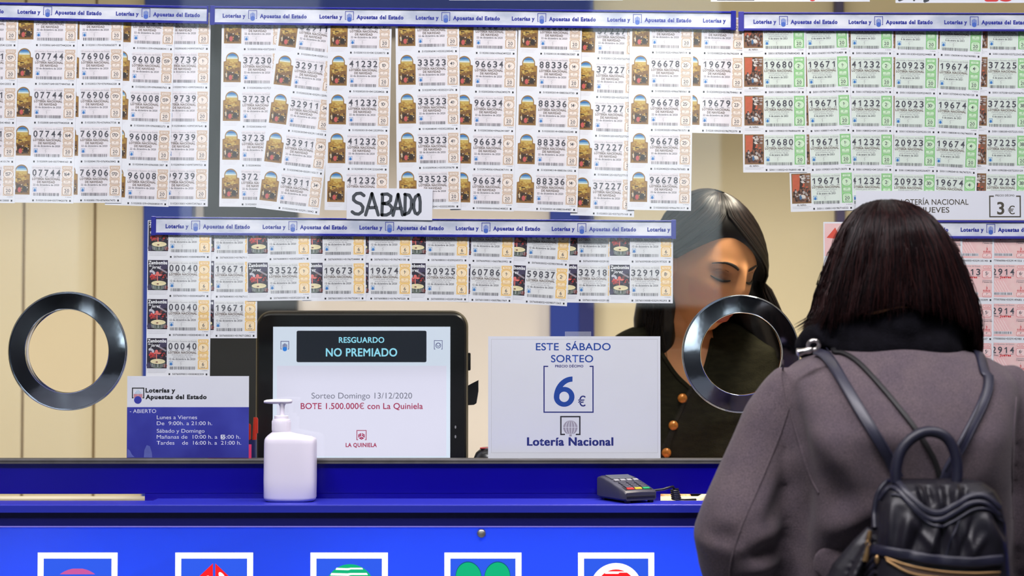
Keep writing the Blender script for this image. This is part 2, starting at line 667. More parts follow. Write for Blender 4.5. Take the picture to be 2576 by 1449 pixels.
e_white = MEMIT('emblem_white', (255, 255, 255), 1.0)
e_red = MEMIT('emblem_red', (246, 28, 34), 0.9)
e_pink = MEMIT('emblem_pink', (206, 90, 160), 0.8)
e_green = MEMIT('emblem_green', (8, 176, 118), 0.9)
e_dgreen = MEMIT('emblem_shade_green', (6, 96, 130), 0.7)
e_blue = MEMIT('emblem_blue', (44, 90, 232), 0.85)
YP = -0.1192
kp = (3 + YP) / FPX


def emblem(x0, x1, draw, what):
    f = Flat()
    w = x1 - x0
    f.rect(15, 15, w - 15, w - 15, 1, 0.5)
    f.frame(0, 0, w, w, 15, 0, 1)
    draw(f, w)
    o = f.build('emblem', [e_white, e_blue, e_red, e_pink, e_green, e_dgreen], lb, kp)
    o.location = P(x0, 1390, YP) - Vector((0, -0.09, 0.2))
    o['label'] = what


def d_globe(f, w):
    c, r = w / 2, 72
    cy = 39 + r
    pt = lambda u, an: (c + u * r * math.cos(R(an)), cy + r * math.sin(R(an)))
    f.poly([pt(-1 + 2 * k / 12, -52 + 0 * k) for k in range(13)] + [pt(1, a) for a in (-56, -62, -70, -80)] + [pt(-1, a) for a in (-80, -70, -62, -56)], 3, 2)
    for a, b in ((-46, -4), (0, 50)):
        for k in range(5):
            u0, u1 = -1 + k * 0.4, -1 + k * 0.4 + 0.3
            ans = [a + (b - a) * q / 8 for q in range(9)]
            f.poly([pt(u0, an) for an in ans] + [pt(u1, an) for an in ans[::-1]], 3, 2)


def d_dice(f, w):
    c = w / 2
    f.poly([(c - 3, 27), (c - 72, 92), (c - 72, 140), (c - 3, 160)], 2, 2)
    f.poly([(c + 3, 27), (c + 72, 92), (c + 72, 140), (c + 3, 160)], 2, 2)
    for x, y in ((-20, 68), (-48, 96), (-20, 108), (-48, 126)):
        f.ell(c + x, y, 6, 12, 0, 3, rot=0.6)
    for x, y in ((20, 60), (36, 86), (52, 112)):
        f.ell(c + x, y, 6, 13, 0, 3, rot=-0.6)


def d_ball(f, w):
    c, r = w / 2 + 2, 62
    cy = 29 + r
    f.ell(c, cy, r, r, 4, 2, 48)
    for k, (yy, h) in enumerate(((38, 6), (51, 7), (66, 8), (84, 8))):
        hw = math.sqrt(max(0, r * r - (yy + h / 2 - cy) ** 2))
        f.poly([(c - hw * 0.93, yy), (c - hw * 0.98, yy + h - 1), (c - 4, yy + h), (c + 2, yy + h - 2), (c + hw * 0.9, yy + h - 2), (c + hw * 0.84, yy), (c + 2, yy), (c - 6, yy + 1)], 0, 3)


def d_clover(f, w):
    for sx, sy in ((-1, -1), (1, -1), (-1, 1), (1, 1)):
        f.ell(w / 2 + sx * 36, 98 + sy * 37 - 1, 32.5, 38, 5, 2, 36, sx * 0.15)
        f.ell(w / 2 + sx * 36, 98 + sy * 37, 31.5, 36.5, 4, 3, 36, sx * 0.15)


def d_red(f, w):
    c, cy = w / 2, 92
    f.ell(c, cy, 66, 66, 0, 2, 48)
    f.ell(c, cy, 50, 50, 2, 3, 48)
    for yy, h in ((47, 6), (62, 6), (80, 7), (98, 7)):
        hw = math.sqrt(max(0, 50 * 50 - (yy + h / 2 - cy) ** 2)) * 1.02
        f.poly([(c - hw, yy), (c - hw, yy + h), (c + hw * 0.2, yy + h), (c + hw * 0.3, yy + h - 3), (c + hw, yy + h - 3), (c + hw, yy)], 0, 4)


emblem(95, 295, d_globe, 'white square around a pink globe')
emblem(441, 636, d_dice, 'white square around a red dice block')
emblem(781, 975, d_ball, 'white square around a green striped ball')
emblem(1118, 1311, d_clover, 'white square around a green clover')
emblem(1454, 1645, d_red, 'white square around a red striped ball in a white ring')
st = MB().lathe([(0.0, -0.0035), (0.005, -0.0035), (0.0068, -0.002), (0.0072, 0.0), (0.0072, 0.004)], 28, axis='Y', caps=True)
o = st.build('stud', m_steel, lb, True); o.location = P(1211, 1342, -0.1205) - Vector((0, -0.09, 0.2)); o['label'] = 'round steel stud'

# pass-through trays
for a, b, what in ((-140, 392, 'long cream pass-through tray let into the shelf below the round speaking hole without a person'),
                   (1640, 1800, 'short cream pass-through tray let into the shelf behind the card reader')):
    xa, xb = P(a, 1256, -0.03).x, P(b, 1256, -0.03).x
    tr = MB()
    prof = lambda x, dz: [Vector((x, -0.0535, zl - 0.0006)), Vector((x, -0.048, zl - dz)), Vector((x, 0.05, zl - dz)), Vector((x, 0.10, zl - dz + 0.004))]
    tr.grid([prof(xa + 0.0006, 0.001), prof(xa + 0.012, 0.010), prof(xb - 0.016, 0.010), prof(xb - 0.0006, 0.001)], closed=False, caps=False)
    o = tag(tr.build('coin_tray', m_cream2), what, 'tray', 'pass-through trays in the counter shelf')

# pane with two round speaking holes
HOLES = [((171.5, 883), (106, 107), 149), ((1863.5, 890), (104, 104), 148)]
cu = bpy.data.curves.new('pane', 'CURVE')
cu.dimensions = '2D'
cu.fill_mode = 'BOTH'
cu.extrude = 0.004
zlo, zhi = P(1288, 1158, 0).z, 2.598
sp = cu.splines.new('POLY')
sp.points.add(3)
for q, (x, z) in zip(sp.points, ((-1.8, zlo), (1.8, zlo), (1.8, zhi), (-1.8, zhi))):
    q.co = (x, z, 0, 1)
sp.use_cyclic_u = True
for (hx, hy), (ra, rb), ro in HOLES:
    c = P(hx, hy, 0)
    sp = cu.splines.new('POLY')
    sp.points.add(63)
    for k, q in enumerate(sp.points):
        a = 2 * math.pi * k / 64
        q.co = (c.x + math.cos(a) * 118 * K, c.z + math.sin(a) * 118 * K, 0, 1)
    sp.use_cyclic_u = True
to = bpy.data.objects.new('pane_tmp', cu)
COL.objects.link(to)
me = bpy.data.meshes.new_from_object(to.evaluated_get(bpy.context.evaluated_depsgraph_get()))
bpy.data.objects.remove(to)
me.transform(Matrix.Rotation(math.pi / 2, 4, 'X'))
me.materials.clear()
me.materials.append(m_glass)
for p in me.polygons:
    p.use_smooth = False
    p.material_index = 0
o = link('window_1', me)
o.location = (0, -0.0045, 0)
o['kind'] = 'structure'

for i, ((hx, hy), (ra, rb), ro) in enumerate(HOLES):
    c = P(hx, hy, -0.004)
    root = empty('speaking_hole_ring', c, ('polished chrome ring around the speaking hole in front of bare tan boards', 'polished chrome ring around the speaking hole in front of the clerk with long dark hair')[i], 'ring', 'chrome speaking hole rings')
    r0, r1 = ra * K, (ro - 3) * K
    prof = []
    for k in range(13):
        t = k / 12
        rr = r0 + (r1 - r0) * t
        prof.append((rr, -0.0045 - 0.0052 * (1 - t) - 0.0002 * math.sin(math.pi * t)))
    prof = [(r0, 0.012)] + prof + [(r1, -0.002)]
    MB().lathe(prof, 96, axis='Y').build('dish', m_chrome, root, True, 50)
    MB().lathe([(r1 - 0.0005, 0.0), (r1 - 0.0005, -0.0062), (r1 + 0.0001, -0.0070), (r1 + 0.0008, -0.0062), (r1 + 0.0009, -0.0046), (r1 + 0.0014, -0.0052), (r1 + 0.0022, -0.0044), (r1 + 0.0024, 0.0)], 96, axis='Y').build('outer_lip', m_chrome, root, True, 50)
    MB().lathe([(r0 + 0.0006, 0.012), (r0 + 0.0006, -0.0094), (r0 - 0.0004, -0.0106), (r0 - 0.0014, -0.0094), (r0 - 0.0014, 0.012)], 96, axis='Y').build('inner_lip', m_chrome, root, True, 50)

# ------------------------------------------------------------------ lottery tickets
m_paper = M('ticket_paper', (232, 232, 238), 0.6, var=0.03, vscale=25)
m_ink = M('ink_dark', (78, 78, 86), 0.7)
m_ink2 = M('ink_grey', (146, 144, 150), 0.7)
m_ink3 = M('ink_pale', (196, 194, 200), 0.7)
m_black = M('ink_black', (36, 36, 42), 0.7)
m_brownink = M('ink_brown', (118, 106, 100), 0.7)
m_lblue = M('logo_blue', (52, 118, 188), 0.6)
m_sky = M('logo_sky', (150, 190, 214), 0.6)
m_tintr = M('guilloche_pink', (234, 227, 232), 0.7, var=0.08, vscale=60)
m_tintg = M('guilloche_green', (221, 230, 221), 0.7, var=0.06, vscale=60)
m_tinty = M('guilloche_grey', (229, 229, 230), 0.7, var=0.08, vscale=60)
PANEL = {
    'navidad': [M('panel_beige', (222, 198, 178), 0.7, var=0.06, vscale=90), M('panel_line', (160, 128, 104), 0.7), M('panel_pale', (240, 226, 216), 0.7), m_ink],
    'nino': [M('panel_green', (156, 212, 146), 0.7, var=0.06, vscale=90), M('panel_line_green', (104, 164, 104), 0.7), M('panel_pale_green', (206, 232, 198), 0.7), m_ink],
    'sabado': [M('panel_yellow', (246, 208, 136), 0.7, var=0.06, vscale=90), M('panel_line_yellow', (216, 160, 84), 0.7), M('panel_pale_yellow', (250, 226, 186), 0.7), m_ink],
}
TW, PITCHY = 161, 98.5
_cache = {}


def pic_navidad():
    cols = [(150, 112, 62), (60, 118, 178), (132, 178, 208), (214, 222, 214), (204, 174, 92), (176, 134, 56), (126, 88, 46), (78, 52, 34), (44, 36, 30), (200, 92, 88), (210, 190, 160), (226, 222, 228)]
    mats = [M('nav%d' % i, c, 0.6, var=0.10, vscale=120) for i, c in enumerate(cols)]
    f = Flat()

    def arch(x0, x1, yt, yb, ys, n=12):
        """arched panel with shoulders"""
        c, r = (x0 + x1) / 2, (x1 - x0) / 2 * 0.74
        pts = [(x0, yb), (x0, ys), (c - r, ys - 2), (c - r, yt + r)]
        for k in range(1, n):
            a = math.pi - math.pi * k / n
            pts.append((c + r * math.cos(a), yt + r - r * math.sin(a)))
        return pts + [(c + r, yt + r), (c + r, ys - 2), (x1, ys), (x1, yb)]
    f.poly(arch(6, 50, 2, 78, 26), 0, 1)
    X0, X1 = 9.0, 47.0
    c, r = 28.0, 14.0
    rows = 26

    def hw(y):
        if y < 5 + r:
            return math.sqrt(max(0, r * r - (5 + r - y) ** 2))
        return r if y < 28 else 19.0
    bands = [(5, 1), (11, 2), (15, 3), (18.5, 4), (27, 5), (40, 6), (50, 7), (72, 6), (75, 6)]
    for (ya, mi), (yb, _) in zip(bands, bands[1:]):
        n = max(1, int((yb - ya) / 2))
        for q in range(n):
            a, b = ya + (yb - ya) * q / n, ya + (yb - ya) * (q + 1) / n
            f.poly([(c - hw(a + .01), a), (c - hw(b - .01), b), (c + hw(b - .01), b), (c + hw(a + .01), a)], mi, 2)
    rg = random.Random(3)
    for _ in range(34):          # loose hills, bushes and crowd patches
        x, y = rg.uniform(13, 43), rg.uniform(29, 47)
        f.ell(x, y, rg.uniform(2, 4.5), rg.uniform(1, 2.4), rg.choice([4, 4, 5, 6, 6, 7]), 3 + rg.random(), 9)
    for _ in range(9):
        f.ell(rg.uniform(18, 38), rg.uniform(19, 26), rg.uniform(2, 5), rg.uniform(.8, 1.6), rg.choice([4, 5, 10]), 3 + rg.random(), 9)
    for _ in range(40):
        x, y = rg.uniform(11, 45), rg.uniform(50, 72)
        f.ell(x, y, rg.uniform(1, 3), rg.uniform(1.5, 4.5), rg.choice([6, 7, 7, 8, 8, 10, 5]), 3 + rg.random(), 9)
    f.poly([(20, 48), (28, 42), (37, 48), (37, 52), (20, 52)], 6, 5)
    f.ell(24, 66, 4.5, 6.5, 9, 6, 14)
    f.ell(37, 63, 5, 7, 8, 6, 14)
    f.ell(13.5, 60, 2, 6, 10, 6, 12)
    for k, (a, b) in enumerate(((8, 46), (10, 44), (9, 40))):
        f.rect(a, 81 + 3.6 * k, b, 82.2 + 3.6 * k, 11, 1)
    return f, mats


def pic_nino():
    cols = [(138, 108, 70), (196, 98, 70), (92, 66, 56), (58, 44, 40), (180, 170, 166), (222, 214, 206), (70, 110, 150), (132, 92, 72), (206, 206, 212)]
    mats = [M('nin%d' % i, c, 0.6, var=0.12, vscale=120) for i, c in enumerate(cols)]
    f = Flat()
    f.rect(4, 2, 53, 78, 0, 1)
    f.rect(6.5, 4.5, 50.5, 75.5, 7, 2)
    f.poly([(6.5, 4.5), (6.5, 50), (22, 46), (28, 20), (30, 4.5)], 1, 3)
    f.poly([(26, 4.5), (24, 40), (34, 44), (36, 4.5)], 3, 4)
    rg = random.Random(11)
    for _ in range(26):
        f.ell(rg.uniform(28, 48), rg.uniform(7, 24), rg.uniform(2, 5), rg.uniform(1.5, 3), rg.choice([4, 4, 5, 2]), 5 + rg.random(), 10)
    for _ in range(60):
        x, y = rg.uniform(9, 48), rg.uniform(44, 73)
        f.ell(x, y, rg.uniform(1.5, 4), rg.uniform(1.5, 4.5), rg.choice([2, 3, 3, 7, 2, 4]), 5 + rg.random(), 10)
    for _ in range(14):
        f.ell(rg.uniform(30, 49), rg.uniform(24, 46), rg.uniform(1.5, 4), rg.uniform(2, 5), rg.choice([2, 3, 7, 1]), 5 + rg.random(), 10)
    f.ell(33, 60, 6, 4, 5, 7, 14, 0.4)
    f.ell(26, 63, 3, 6, 6, 7, 12)
    f.text('-EL NIÑO-', 28, 84, 3.6, 3, 1, 0.03, 'C')
    f.rect(5, 86, 52, 87.2, 8, 1); f.rect(5, 89.4, 46, 90.6, 8, 1)
    return f, mats


def pic_sabado():
    cols = [(42, 36, 52), (70, 62, 92), (196, 58, 58), (232, 120, 112), (236, 222, 176), (110, 120, 110), (60, 76, 74), (160, 150, 160), (250, 250, 252), (30, 26, 30), (120, 66, 64), (206, 204, 212)]
    mats = [M('sab%d' % i, c, 0.6, var=0.14, vscale=120) for i, c in enumerate(cols)]
    f = Flat()
    f.rect(2, 2, 52, 78, 0, 1)
    f.ell(42, 14, 10, 12, 1, 2, 20, 0.5)
    rg = random.Random(5)
    for _ in range(26):
        f.ell(rg.uniform(7, 47), rg.uniform(28, 58), rg.uniform(1.5, 5), rg.uniform(1.5, 4), rg.choice([9, 9, 1, 10, 0]), 2.2 + rg.random() * .6, 10)
    f.ell(13, 33, 8, 5, 11, 3, 16, 0.6); f.ell(10, 37, 5, 4, 1, 3.2, 14)
    for _ in range(22):
        f.ell(rg.uniform(7, 27), rg.uniform(38, 50), rg.uniform(1.5, 4.5), rg.uniform(1.2, 3.4), rg.choice([2, 2, 2, 3, 10]), 3.4 + rg.random(), 10)
    for _ in range(12):
        f.ell(rg.uniform(34, 50), rg.uniform(38, 52), rg.uniform(1, 4), rg.uniform(.8, 2), rg.choice([9, 7, 10, 2]), 3.4 + rg.random(), 10)
    f.ell(48, 71, 5, 5, 10, 5.5, 14); f.ell(6, 70, 5, 7, 1, 3, 14)
    for k in range(9):
        f.line([(12 + k * 4.4, 66.5), (13.6 + k * 4.0, 74.5)], 1.0, rg.choice([7, 9, 11]), 6.2)
    f.line([(26, 20), (50, 34)], 4, 7, 3)
    f.line([(34, 14), (51, 24)], 3, 1, 3.5)
    f.ell(26, 36, 4, 5, 3, 4.5, 14)
    f.ell(32, 40, 5, 2.4, 3, 4.6, 12)
    f.ell(41, 45, 7, 4, 9, 4, 14)
    f.rect(25.2, 40, 27.4, 60, 3, 5)
    f.poly([(10, 62), (13, 74), (22, 77), (36, 77), (46, 73), (49, 62)], 5, 4)
    f.ell(29.5, 61, 20, 7.4, 6, 5, 30)
    f.ell(29.5, 60.5, 18.5, 6.4, 4, 6, 30)
    f.ell(27, 62, 3, 1.6, 10, 6.5, 12)
    f.text('Zambomba', 3.4, 12.6, 8.2, 8, 7, 0.035, 'L', 47)
    f.text('de', 5, 18.5, 4, 8, 7, 0.03)
    f.text('Jerez', 11, 23.5, 8, 8, 7, 0.012, 'L', 23, slant=0.25)
    for k, (a, b) in enumerate(((2, 52), (5, 50), (4, 48))):
        f.rect(a, 81 + 3.4 * k, b, 82 + 3.4 * k, 11, 1)
    return f, mats


def pic_mesh(kind):
    if ('pic', kind) not in _cache:
        f, mats = {'navidad': pic_navidad, 'nino': pic_nino, 'sabado': pic_sabado}[kind]()
        _cache['pic', kind] = f.me('picture', mats)
    return _cache['pic', kind]


def one(f, s, cx, y, h, mi, lift, bold, al, w=None):
    """figures in which the 1 has a flag"""
    digs = [d for d in s[:-1]]
    wd = {'1': 0.42}
    tot = sum(wd.get(d, 0.66) for d in digs) + 0.34
    sc = h * 0.94
    x = cx - tot * sc / 2
    for d in digs:
        a = wd.get(d, 0.66) * sc
        if d == '1':
            f.poly([(x + a * .52, y), (x + a * .52, y - h * .72), (x + a * .16, y - h * .55), (x + a * .16, y - h * .74), (x + a * .58, y - h), (x + a * .86, y - h), (x + a * .86, y)], mi, lift)
        else:
            f.text(d, x + a * .46, y, h, mi, lift, bold, 'C')
        x += a
    f.text('a', x + 0.2, y - h * .52, h * .42, mi, lift, bold)
    f.rect(x + 0.4, y - h * .42, x + h * .26, y - h * .36, mi, lift)


def panel_mesh(kind, serie, frac):
    key = ('panel', kind, serie, frac)
    if key in _cache:
        return _cache[key]
    f = Flat()
    price = '6' if kind == 'sabado' else '20'
    tagt = {'navidad': '102/20', 'nino': '1/21', 'sabado': '76/20'}[kind]
    c = 143.5
    if kind == 'nino':
        f.rect(130, 3, 157, 79, 0, 1)
        f.rect(130, 3, 130.8, 79, 1, 1.3); f.rect(156.2, 3, 157, 79, 1, 1.3)
    else:                                    # scalloped band
        pts = [(130, 4)]
        for y in (12, 30, 44, 54):
            pts += [(130, y), (132.5, y + 2.2), (130, y + 4.4)]
        pts += [(130, 80), (157, 80)]
        for y in (54, 44, 30, 12):
            pts += [(157, y + 4.4), (154.5, y + 2.2), (157, y)]
        pts += [(157, 4)]
        f.poly(pts, 0, 1)
    f.rrect(133, 6, 154, 13.5, 1, 1, 2); f.rrect(133.7, 6.7, 153.3, 12.8, 0.8, 2, 3)
    f.text(tagt, c, 12, 4.2, 1, 4, 0.0, 'C')
    f.ell(c, 26, 12.8, 11.2, 1, 2, 30); f.ell(c, 26, 11.9, 10.3, 2, 3, 30)
    one(f, '%dª' % serie, c, 29.4, 8.6, 3, 4, 0.012, 'C', min(19, 6.5 + 5 * len(str(serie))))
    f.text('SERIE', c, 34.4, 2, 1, 4, 0.0, 'C')
    f.rrect(133.5, 40, 153.5, 51.5, 1, 1, 2); f.rrect(134.2, 40.7, 152.8, 50.8, 0.8, 2, 3)
    f.text('%dª' % frac, c, 46, 4.4, 1, 4, 0.0, 'C')
    f.text('FRACCIÓN', c, 49.8, 2.4, 1, 4, 0.01, 'C')
    f.rrect(132, 55, 155, 78.5, 6, 1, 2); f.rrect(132.9, 55.9, 154.1, 77.6, 5.4, 2, 3)
    f.text('PRECIO', c, 61, 2.6, 1, 4, 0.0, 'C')
    f.text(price, c, 71, 8.2, 3, 4, 0.012, 'C', sp=0.04)
    f.text('EUROS', c, 76, 2.5, 3, 4, 0.03, 'C', 11)
    _cache[key] = f.me('price_panel', PANEL[kind])
    return _cache[key]


def number_mesh(num):
    key = ('num', num)
    if key not in _cache:
        f = Flat()
        for k in range(17):                  # fine hatching behind the digits
            x = 54 + k * 4.1
            f.line([(x, 33), (x + 6, 13)], 0.45, 1, 0.6)
        for k, ch in enumerate(num):
            if ch == '1':
                x = 61.2 + k * 15.1
                f.poly([(x - 0.6, 29.6), (x - 0.6, 18.6), (x - 4.2, 20.6), (x - 4.2, 18), (x + 0.2, 14.6), (x + 2.4, 14.6), (x + 2.4, 29.6)], 0, 2)
            else:
              f.text(ch, 61.2 + k * 15.1 - 0.2, 29.6, 15.2, 0, 2, 0.022, 'C', 7.2 if False else 10.4)
            f.rect(58 + k * 15.1, 31.6, 65 + k * 15.1, 33.2, 2, 2)
        _cache[key] = f.me('number', [m_ink, m_ink3, m_ink2])
    return _cache[key]


def barcode(f, x0, x1, y0, y1, mi, seed):
    rg = random.Random(seed)
    x = x0
    while x < x1:
        w = rg.choice([0.7, 0.7, 1.0, 1.5])
        f.rect(x, y0, min(x + w, x1), y1, mi, 2)
        x += w + rg.choice([0.6, 0.8, 1.2, 1.7])


def static_print(kind, f):
    tint = {'navidad': 1, 'nino': 2, 'sabado': 3}[kind]
    f.rect(55, 4, 128, 79, tint, 0.3)
    f.text('S.E.Loterías y Apuestas del Estado', 54, 11.4, 4.2, 4, 1.5, 0.0, 'L', 73)
    f.text('LOTERÍA NACIONAL', 91, 40.4, 5.4, 5, 2, 0.045, 'C', 71)
    if kind == 'navidad':
        f.text('DE NAVIDAD', 91, 48.2, 5.4, 5, 2, 0.045, 'C', 45)
        f.text('22 de diciembre de 2020', 91, 55, 4.6, 6, 2, 0.02, 'C', 66)
    else:
        f.text('Décima parte del billete', 91, 45.4, 4.0, 4, 2, 0.0, 'C', 52)
        f.text('para el sorteo del día', 91, 50.4, 4.0, 4, 2, 0.0, 'C', 46)
        f.text('12 de diciembre de 2020' if kind == 'sabado' else '6 de enero de 2021', 91, 56.4, 4.6, 6, 2, 0.02, 'C', 66 if kind == 'sabado' else 48)
    f.frame(58, 59.5, 67.5, 70, 0.8, 7, 2, ('bottom', 60, 66))
    f.ell(62.8, 66.8, 3.1, 3.6, 7, 2.3, 16); f.rect(60.4, 61.5, 65.2, 66, 8, 2.2)
    f.text('El Presidente', 88, 60.5, 2.6, 9, 2, 0.0, 'C')
    f.line([(89, 61), (86, 64.5), (88.5, 65.5), (87, 70)], 0.6, 4, 2)
    f.rect(141, 82.2, 142.2, 84, 4, 2); f.rect(144, 82.6, 155, 83.6, 4, 2)


PRINT_MATS = [m_paper, m_tintr, m_tintg, m_tinty, m_ink2, m_brownink, m_ink, m_lblue, m_sky, m_ink3, m_black]


def print_mesh(kind, serial, seed):
    f = Flat()
    static_print(kind, f)
    barcode(f, 59.5, 124, 73, 80.6, 6, seed)
    f.rect(57, 90, 61, 94.6, 10, 2); f.rect(150.5, 90, 154.5, 94.6, 10, 2)
    f.text(serial, 66.5, 94.2, 4.5, 10, 2, 0.012, 'L', 79)
    return f.me('print', PRINT_MATS)


def paper_mesh(w=TW, h=PITCHY):
    key = ('paper', w, h)
    if key not in _cache:
        _cache[key] = MB().box(0, w * K, 0, 0.00025, -h * K, 0).me('ticket', m_paper)
    return _cache[key]


T_Y0 = 0.0046
STEP = 0.0008


def strip(kind, num, px, py, dx, rows, layer, serie, frac0, head, label, group, row_of=2, tails=None):
    """px, py: left end and centre height of the number on the row given by row_of"""
    rs = random.Random(num + str(serie) + kind)
    ang = math.asin(dx / PITCHY) * -1.0
    Y = T_Y0 + layer * STEP
    Rm = Matrix.Rotation(ang, 3, 'Y')
    off = Rm @ Vector((55 * K, 0, -((row_of - 1) * PITCHY + 22) * K))
    root = empty('ticket_strip', P(px, py, 0) * 1.0 - off + Vector((0, Y, 0)), label, 'lottery tickets', group)
    root.rotation_euler = (0, ang, 0)
    for r in range(rows):
        tk = link('ticket', paper_mesh(), root)
        tk.location = (0, 0, -r * PITCHY * K)
        fr = frac0 + r
        tail = tails[r] if tails and tails[r] else '%04d' % rs.randint(300, 9990)
        serial = '%s%03d%03d>0%s%s' % (head, fr + (100 if kind == 'nino' else 0), serie, num, tail)
        link('picture', pic_mesh(kind), tk)
        link('number', number_mesh(num), tk)
        link('price_panel', panel_mesh(kind, serie, fr), tk)
        link('print', print_mesh(kind, serial, serial), tk)
    return root


G1, G2, G3, G4 = 'Christmas draw ticket strips', 'Epiphany draw ticket strips', 'Saturday draw ticket strips', 'Thursday draw ticket strips'
NV = 'strip of Christmas lottery tickets numbered %s, '
S = lambda *a, **k: strip('navidad', a[0], a[1], a[2], a[3], a[4], a[5], a[6], a[7], '5102', (NV % a[0]) + a[8], G1, **k)
S('13541', -63, 140, -1.0, 5, 0, 157, 1, '', tails=['2208', '2552', '4060', '0174', '3808'])['label'] = 'strip of Christmas lottery tickets of series 157, cut off by the picture edge'
S('07744', 86, 140, -1.6, 5, 1, 164, 6, 'arched pictures showing, beside 76906', tails=['2034', '4760', '2058', '4160', '2078'])
S('76906', 202, 140, -0.4, 5, 2, 170, 1, 'tucked under 07744', tails=['5877', '6228', '7738', '3842', '7475'])
S('96008', 330, 147, -3.0, 5, 3, 159, 1, 'hanging a little lower than 76906', tails=['3411', '3765', '5273', '1387', '5019'])
S('99739', 421, 148, -1.0, 5, 4, 1, 6, 'first digit covered by 96008', tails=['7627', '0351', '7641', '9753', '7661'])
S('37230', 609.7, 150, -0.9, 5, 3, 6, 1, 'half covered by the slanting 32911 strip', tails=['5132', '5710', '4021', '6090', '5177'])
S('32911', 742, 161, -11.5, 5, 2, 34, 1, 'hanging clearly aslant', tails=['2073', '2596', '4103', '0217', '3842'])
S('41232', 877.5, 159, -1.6, 5, 1, 10, 1, 'reaching down behind the handwritten sheet', tails=['8073', '8426', '9936', '6048', '7720'])
S('33523', 1050, 156.5, 1.0, 5, 0, 41, 6, 'its last ticket partly behind the handwritten sheet', tails=['8542', '1276', '8566', '0678', '8586'])
S('96634', 1194.5, 159.6, -1.9, 5, 2, 6, 1, 'tucked under 33523', tails=['9225', '9579', '1087', '7191', '0825'])
S('88336', 1356.7, 161.5, -2.6, 5, 1, 14, 1, 'full arched pictures, beside 37227', tails=['3387', '3730', '5248', '1352', '4987'])
S('37227', 1500.7, 172.8, -3.0, 5, 3, 125, 1, 'hanging lowest, between 88336 and 96678', tails=['3561', '3912', '7542', '7153', '5168'])
S('96678', 1638.7, 158.5, -1.7, 5, 1, 25, 1, 'in front of the hair of the clerk', tails=['9719', '0061', '1571', '7685', '1317'])
S('19679', 1769, 160, -2.5, 3, 2, 23, 8, 'only three tickets long', tails=['2359', '4461', '2379'])
EN = 'strip of green Epiphany lottery tickets numbered %s, '


def nino(num, px, py, dx, rows, layer, serie, frac0, text, tails):
    return strip('nino', num, px, py, dx, rows, layer, serie, frac0, '5001', (EN % num) + text, G2, tails=tails)


nino('19680', 1923, 161.6, 0.4, 4, 0, 2, 7, 'four tickets long', ['4242', '5128', '6698', '0148'])
nino('19671', 2033, 161.6, 2.8, 5, 1, 1, 6, 'whose last picture hangs free below 19680', ['6489', '0626', '1502', '3070', '6522'])
nino('41232', 2144, 160.4, -0.5, 5, 2, 2, 6, 'between 19671 and 20923', ['5531', '9679', '0555', '2122', '8091'])
nino('20923', 2256, 162, -2.1, 5, 3, 30, 1, 'series thirty', ['4480', '4655', '5135', '6477', '7031'])
nino('19674', 2366.5, 164, -4.8, 5, 4, 4, 6, 'leaning inward beside 37225', ['0980', '5125', '6001', '7571', '8810'])
nino('37225', 2489.5, 161.6, -1.9, 5, 5, 38, 6, 'last before the picture edge', ['6538', '0676', '1552', '3129', '7701'])
SA = 'strip of yellow Saturday lottery tickets numbered %s, '


def sab(num, px, py, dx, rows, layer, serie, frac0, text, tails):
    return strip('sabado', num, px, py, dx, rows, layer, serie, frac0, '5076', (SA % num) + text, G3, tails=tails)


sab('00040', 424, 674, -0.6, 4, 0, 1, 6, 'four tickets long above the opening hours sign', ['0998', '6894', '4013', '3309'])
sab('19671', 540, 676, 0.0, 3, 2, 1, 3, 'three tickets long', ['1090', '1380', '2862'])
sab('33522', 675.5, 680, 1.4, 2, 1, 1, 8, 'full poster pictures above the monitor corner', ['0871', '0165'])
sab('19673', 813.5, 680.7, 0.6, 2, 2, 1, 9, 'tucked under 33522', ['4444', '2411'])
sab('19674', 929.5, 680.7, -0.5, 2, 3, 1, 7, 'between 19673 and 20925', ['0108', '7220'])
sab('20925', 1073, 681.8, -1.0, 2, 4, 1, 8, 'half a poster picture showing', ['0372', '9668'])
sab('60786', 1186, 683.7, -2.6, 2, 5, 1, 9, 'between 20925 and 59837', ['3992', '1969'])
sab('59837', 1325, 688, -5.4, 2, 6, 2, 3, 'leaning, series two', ['8540', '1363'])
sab('32918', 1455.6, 684.6, -1.2, 2, 7, 8, 9, 'price band covered by 32919', ['1810', '8930'])
sab('32919', 1587.8, 685.7, -0.6, 2, 3, 8, 9, 'at the end beside the clerk', ['7325', '5293'])

# pink Thursday tickets behind the customer
m_pink = M('ticket_pink', (238, 188, 188), 0.7, var=0.10, vscale=40, col2=(240, 204, 200))
m_redink = M('ink_red', (206, 56, 60), 0.7)
m_palepink = M('ticket_pale_pink', (246, 214, 212), 0.7)
m_tri = M('ticket_red', (222, 84, 66), 0.7)
JM = [m_pink, m_redink, m_palepink, m_ink, m_ink2, m_black, m_tri, m_paper]


